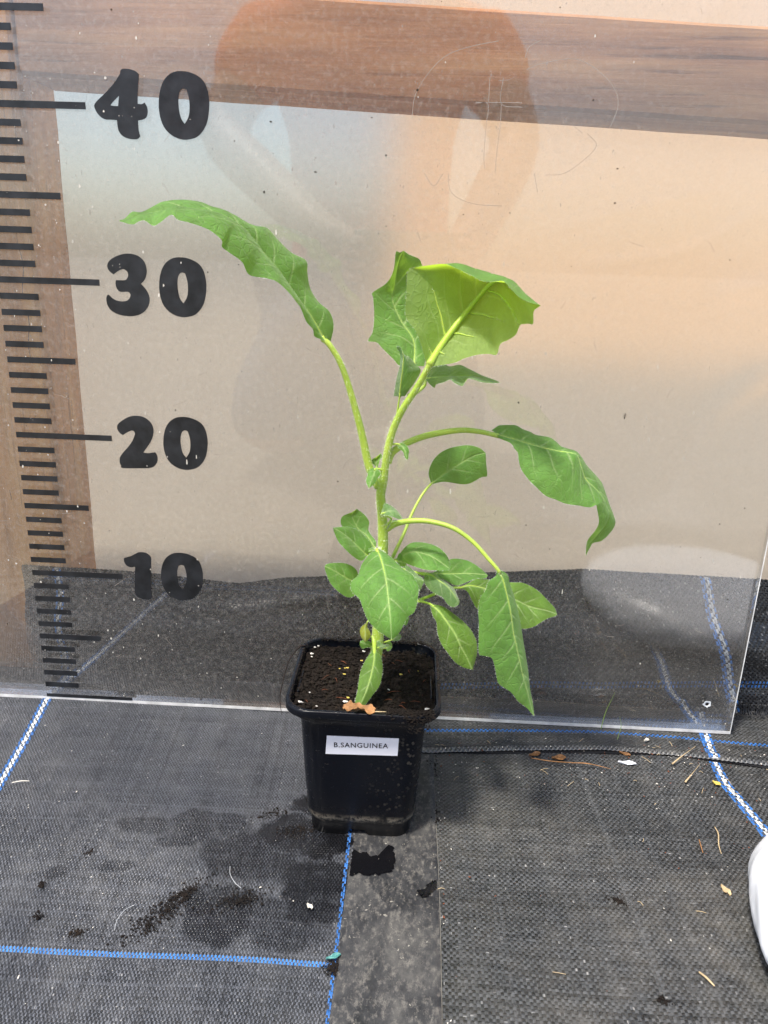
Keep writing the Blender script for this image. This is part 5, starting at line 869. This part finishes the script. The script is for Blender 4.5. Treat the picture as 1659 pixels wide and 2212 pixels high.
def things():
    insect('ant',INS[0],-.06,INS[1],.26,(0.05,0,1),'tiny black ant crawling on the clear sheet right of the plant')
    zr=PZ+9.06
    n,m=26,14; V=[]
    for i in range(n):
        t=i/(n-1); hw=.36*math.sin(math.pi*(.04+.92*t))**.6*(1+.22*math.sin(17*t)+.15*math.sin(31*t+1))
        for j in range(m):
            s=j/(m-1)*2-1; q=(t-.5)*1.75; k=fbm(np.array([t*6.]),np.array([s*2.2+3]),77,4)[0]-.45
            V.append((24.35+q*math.cos(-.15)-s*hw*math.sin(-.15)+.12*k,PY-4.0+q*math.sin(-.15)+s*hw,zr+.10+.55*abs(k)+.16*(s*s)*(1-abs(2*t-1))+.10*math.sin(t*9)*s))
    V=np.array(V); F=[tuple(f) for f in grid(n,m)]; F+=[tuple(q+n*m for q in f[::-1]) for f in F]
    tag(mk('dried_leaf',np.vstack([V,V-np.array([0,0,.012])]),F,MT['dry']),'crumpled brown dried leaf lying on the front rim of the pot','dried leaf')
    stick('straw_stalk',[(24.9,PY-4.1,zr+.05),(25.4,PY-4.15,zr+.1),(25.95,PY-4.05,zr+.06)],[.03,.035,.012],MT['straw'],'thin tan stalk lying along the rim right of the dried leaf','straw')
    stick('hanging_root',[(20.5,-6.7,zr+.02),(20.1,-6.9,zr-.0),(19.6,-7.8,zr-.5),(19.35,-8.6,zr-1.5),(19.25,-9.1,zr-2.4),(19.45,-9.6,zr-3.2)],[.05,.035,.03,.015],MT['root'],'thin dark root hanging down outside the left rim of the pot','root')
    for nm,P,r,mt,lab,cat in STICKS: stick(nm,P,r,MT[mt],lab,cat)
    for nm,x,y,l,w,a,mt,lab,cat in FLAKES: curl(nm,x,y,G+.06,l,w,a,MT[mt],lab,cat,.12)
    # tiny litter nobody could count
    for nm,mt,n,reg,lab in (('pale_litter','pspeck',240,'r','fine pale chaff scattered over the right ground fabric'),('brown_litter','bark',240,'r','fine brown crumbs scattered along the fold of the right ground fabric'),('pale_grit','pspeck',110,'l','tiny pale grit scattered over the grey ground fabric'),('strip_grit','grit',170,'s','fine pale grit scattered along the smooth black strip'),('straw_litter','straw',42,'r','short straw bits scattered near the fold at the right')):
        mb=MB()
        for i in range(n):
            if reg=='s': x,y=random.uniform(24.2,29),random.uniform(-26,-13)
            elif reg=='l': x,y=random.uniform(-5,23.8),random.uniform(-26,-1)
            else:
                x=random.uniform(29.2,58) if random.random()<.6 else random.gauss(46,5); y=-2.2-abs(random.gauss(0,3.2)) if random.random()<.72 else random.uniform(-26,-2)
                if random.random()<.06: x=29.2+abs(random.gauss(0,.18)); y=random.uniform(-25,-5)
                if not (29<x<62 and -27<y<2): continue
            r=.010+abs(random.gauss(0,.018)); z=G+.07+(.16 if y>-4.4 and x>28 else 0)
            if mt=='straw':
                a=random.uniform(0,6.3); l=random.uniform(.2,.8); V,F=tube([(x,y,z),(x+l*.5*math.cos(a),y+l*.5*math.sin(a)+random.gauss(0,.05),z+.05),(x+l*math.cos(a),y+l*math.sin(a),z)],.016,4,5)
            else: V,F=chunk(x,y,z,r*random.uniform(.8,2.2),r,r*.6,random.uniform(0,3))
            mb.add(V,F)
        tag(mb.done(nm,MT[mt],smooth=False),lab,'litter',kind='stuff')
    mb=MB()
    for cx,cy,sx,sy,a,n in SPILLS:
        for i in range(int(n*1.7)):
            u,v=random.gauss(0,sx),random.gauss(0,sy); x=cx+u*math.cos(a)-v*math.sin(a); y=cy+u*math.sin(a)+v*math.cos(a); r=.012+abs(random.gauss(0,.024))
            V,F=chunk(x,y,G+.05+r*.3,r*1.2,r,r*.8,random.uniform(0,3)); mb.add(V,F)
    tag(mb.done('spilled_soil',MT['soil'],smooth=False),'dark soil crumbs spilled on the grey ground fabric left of the pot','soil',kind='stuff')
    # white sack at the right edge
    n,m=60,120; V=[]
    for i in range(n):
        t=i/(n-1); z=G+.1+SK[3]*t
        rr=max(.02,1-abs(1.5*t-.5)**2.6)**.45 if t>.333 else (1-abs(1.5*t-.5)**2*.6)
        for j in range(m):
            a=2*math.pi*j/m; q=1+.012*math.sin(3*a+5*t)+.008*math.sin(9*a-7*t)+.004*math.sin(23*a+19*t)
            V.append((SK[0]+SK[2]*rr*q*math.cos(a),SK[1]+SK[2]*rr*q*math.sin(a),z))
    F=[(i*m+k,i*m+(k+1)%m,(i+1)*m+(k+1)%m,(i+1)*m+k) for i in range(n-1) for k in range(m)]+[tuple(range(m))[::-1],tuple((n-1)*m+k for k in range(m))]
    tag(mk('plastic_sack',V,F,MT['sack']),'bulging white plastic sack cut off by the right edge of the picture','sack')
things()
# ================================================================== the person holding the phone (seen only as a faint reflection in the sheet)
def person():
    def skin(name,nodes,edges,mt,parent,root,sub=1):
        V=np.array([n[:3] for n in nodes],float); org=ORI[parent.name]
        me=bpy.data.meshes.new('t'); me.from_pydata([tuple(p) for p in (V-org)*.01],edges,[]); o=bpy.data.objects.new('t',me); COL.objects.link(o)
        o.modifiers.new('s','SKIN'); sm=o.modifiers.new('u','SUBSURF'); sm.levels=sub; sm.render_levels=sub
        for i,(sv,n) in enumerate(zip(me.skin_vertices[0].data,nodes)):
            sv.radius=(n[3]*.01,(n[4] if len(n)>4 else n[3])*.01); sv.use_root=(i==root)
        e=bpy.data.meshes.new_from_object(o.evaluated_get(bpy.context.evaluated_depsgraph_get())); bpy.data.objects.remove(o); bpy.data.meshes.remove(me)
        e.materials.clear(); e.materials.append(mt)
        for p in e.polygons: p.use_smooth=True
        r=bpy.data.objects.new(name,e); COL.objects.link(r); r.parent=parent; ORI[r.name]=org; return r
    sk=simple('skin',(.62,.36,.25),.5,.3,.06); og=simple('orange_shirt',(.95,.085,.03),.7,.3,.1,30); jn=simple('blue_jeans',(.10,.15,.24),.8,.2,.2,200); hr=simple('brown_hair',(.06,.035,.02),.6,.3,.3); sh=simple('dark_shoe',(.03,.03,.03),.6,.3,.2)
    cx,y0=17.8,-84.
    pr=empty('person',(cx,y0,-1.),'person kneeling in an orange short sleeved shirt and blue jeans holding up a phone','person')
    # body: kneeling, sitting on the heels, arms forward to the phone
    n=[(cx,y0-12,22,12),(cx,y0-9,36,12),(cx,y0-5,52,13),(cx,y0-4,66,10),(cx,y0-2,73,5),(cx,y0+1,80,7),(cx,y0+1,88,8.5),(cx,y0,95,6)]
    e=[(i,i+1) for i in range(7)]
    for s in (-1,1):
        b=len(n); n+=[(cx+s*17,y0-4,64,5.2),(cx+s*23.5,y0+3,50,4.2),(cx+s*10+5.5,y0+24,35,3),(cx+s*5.5+7.7,y0+28.5,32.5,2.6,1.7)]
        e+=[(3,b),(b,b+1),(b+1,b+2),(b+2,b+3)]
        b=len(n); n+=[(cx+s*9,y0-4,18,9),(cx+s*13,y0+12,8,7.4),(cx+s*13,y0+16,5,6),(cx+s*12,y0-4,5,5.2),(cx+s*11,y0-22,4.2,3.6),(cx+s*11,y0-27,3,3)]
        e+=[(0,b)]+[(b+k,b+k+1) for k in range(5)]
    skin('body',n,e,sk,pr,0,2)
    ph=(cx+7.7,y0+31.2,32.)
    # hands: four unequal bent fingers and a thumb each, closed on the phone's edges
    for s in (-1,1):
        px=ph[0]+s*7.2
        for k,(l,dz) in enumerate(((3.2,2.2),(3.6,.7),(3.3,-.8),(2.6,-2.2))):
            P=[(ph[0]+s*5.5,y0+28.6,32.4+dz*.8),(px+s*.6,y0+30,32.3+dz),(px+s*.1,y0+31.9,32.2+dz),(px-s*l*.45,y0+32.3,32.1+dz)]
            V,F=tube(P,[.85,.8,.72,.55],8,16); mk('finger',V,F,sk,pr)
        P=[(ph[0]+s*5.5,y0+28.2,33.2),(px-s*.2,y0+28.8,34.6),(px-s*1.6,y0+30.2,35.4)]; V,F=tube(P,[1.,.95,.7],8,14); mk('thumb',V,F,sk,pr)
    # face
    for s in (-1,1):
        V,F=tube([(cx+s*3.2,y0+8.6,88.4),(cx+s*3.2,y0+9.3,88.4)],[1.1,.8],8,4); mk('eye',V,F,hr,pr)
        V,F=tube([(cx+s*8.3,y0+1,86),(cx+s*9,y0+.4,88),(cx+s*8.4,y0+.6,90)],[.9,1.1,.8],8,8); mk('ear',V,F,sk,pr)
    V,F=tube([(cx,y0+8.6,89),(cx,y0+10.6,85.4),(cx,y0+9.,84.8)],[.7,1.2,.8],8,8); mk('nose',V,F,sk,pr)
    V,F=tube([(cx-2.4,y0+8.2,81.6),(cx,y0+8.9,81.4),(cx+2.4,y0+8.2,81.6)],[.4,.7,.4],6,8); mk('mouth',V,F,og,pr)
    skin('hair',[(cx,y0-5,82,5),(cx,y0-3.5,90,7.5),(cx,y0+1,95.5,8.2),(cx,y0+5,95.5,5)],[(0,1),(1,2),(2,3)],hr,pr,1)
    n=[(cx,y0-12,27,14),(cx,y0-9,38,14.5,13.5),(cx,y0-5,53,15.5,14),(cx,y0-4,66,12,11),(cx,y0-2.5,71.5,6.2)]; e=[(0,1),(1,2),(2,3),(3,4)]
    for s in (-1,1):
        b=len(n); n+=[(cx+s*17,y0-4,64,7),(cx+s*22.5,y0+1,55,6.4)]; e+=[(3,b),(b,b+1)]
    skin('shirt',n,e,og,pr,1,2)
    n=[(cx,y0-12,21,14)]; e=[]
    for s in (-1,1):
        b=len(n); n+=[(cx+s*9,y0-4,18,10.3),(cx+s*13,y0+12,8.6,8.6),(cx+s*13,y0+16,6,6.8),(cx+s*12,y0-4,5.6,6.2),(cx+s*11,y0-18,4.8,5)]; e+=[(0,b)]+[(b+k,b+k+1) for k in range(4)]
    skin('trousers',n,e,jn,pr,0,2)
    for s in (-1,1): skin('shoe',[(cx+s*11,y0-20,4.4,4.6),(cx+s*11,y0-27,3.6,4.6),(cx+s*11,y0-31,2.6,3.6)],[(0,1),(1,2)],sh,pr,1)
    V,F=box(ph[0]-7.3,ph[0]+7.3,ph[1]-.4,ph[1]+.4,ph[2]-3.6,ph[2]+3.6,.3); o=mk('phone',V,F,MT['vinyl'],smooth=False,loc=ph); tag(o,'dark phone held level in both hands by the kneeling person','phone')
    V,F=tube([(ph[0]-5.6,ph[1]+.42,ph[2]+2),(ph[0]-5.6,ph[1]+.6,ph[2]+2)],[.8,.75],12,3); mk('lens',V,F,MT['wet'],o)
person()
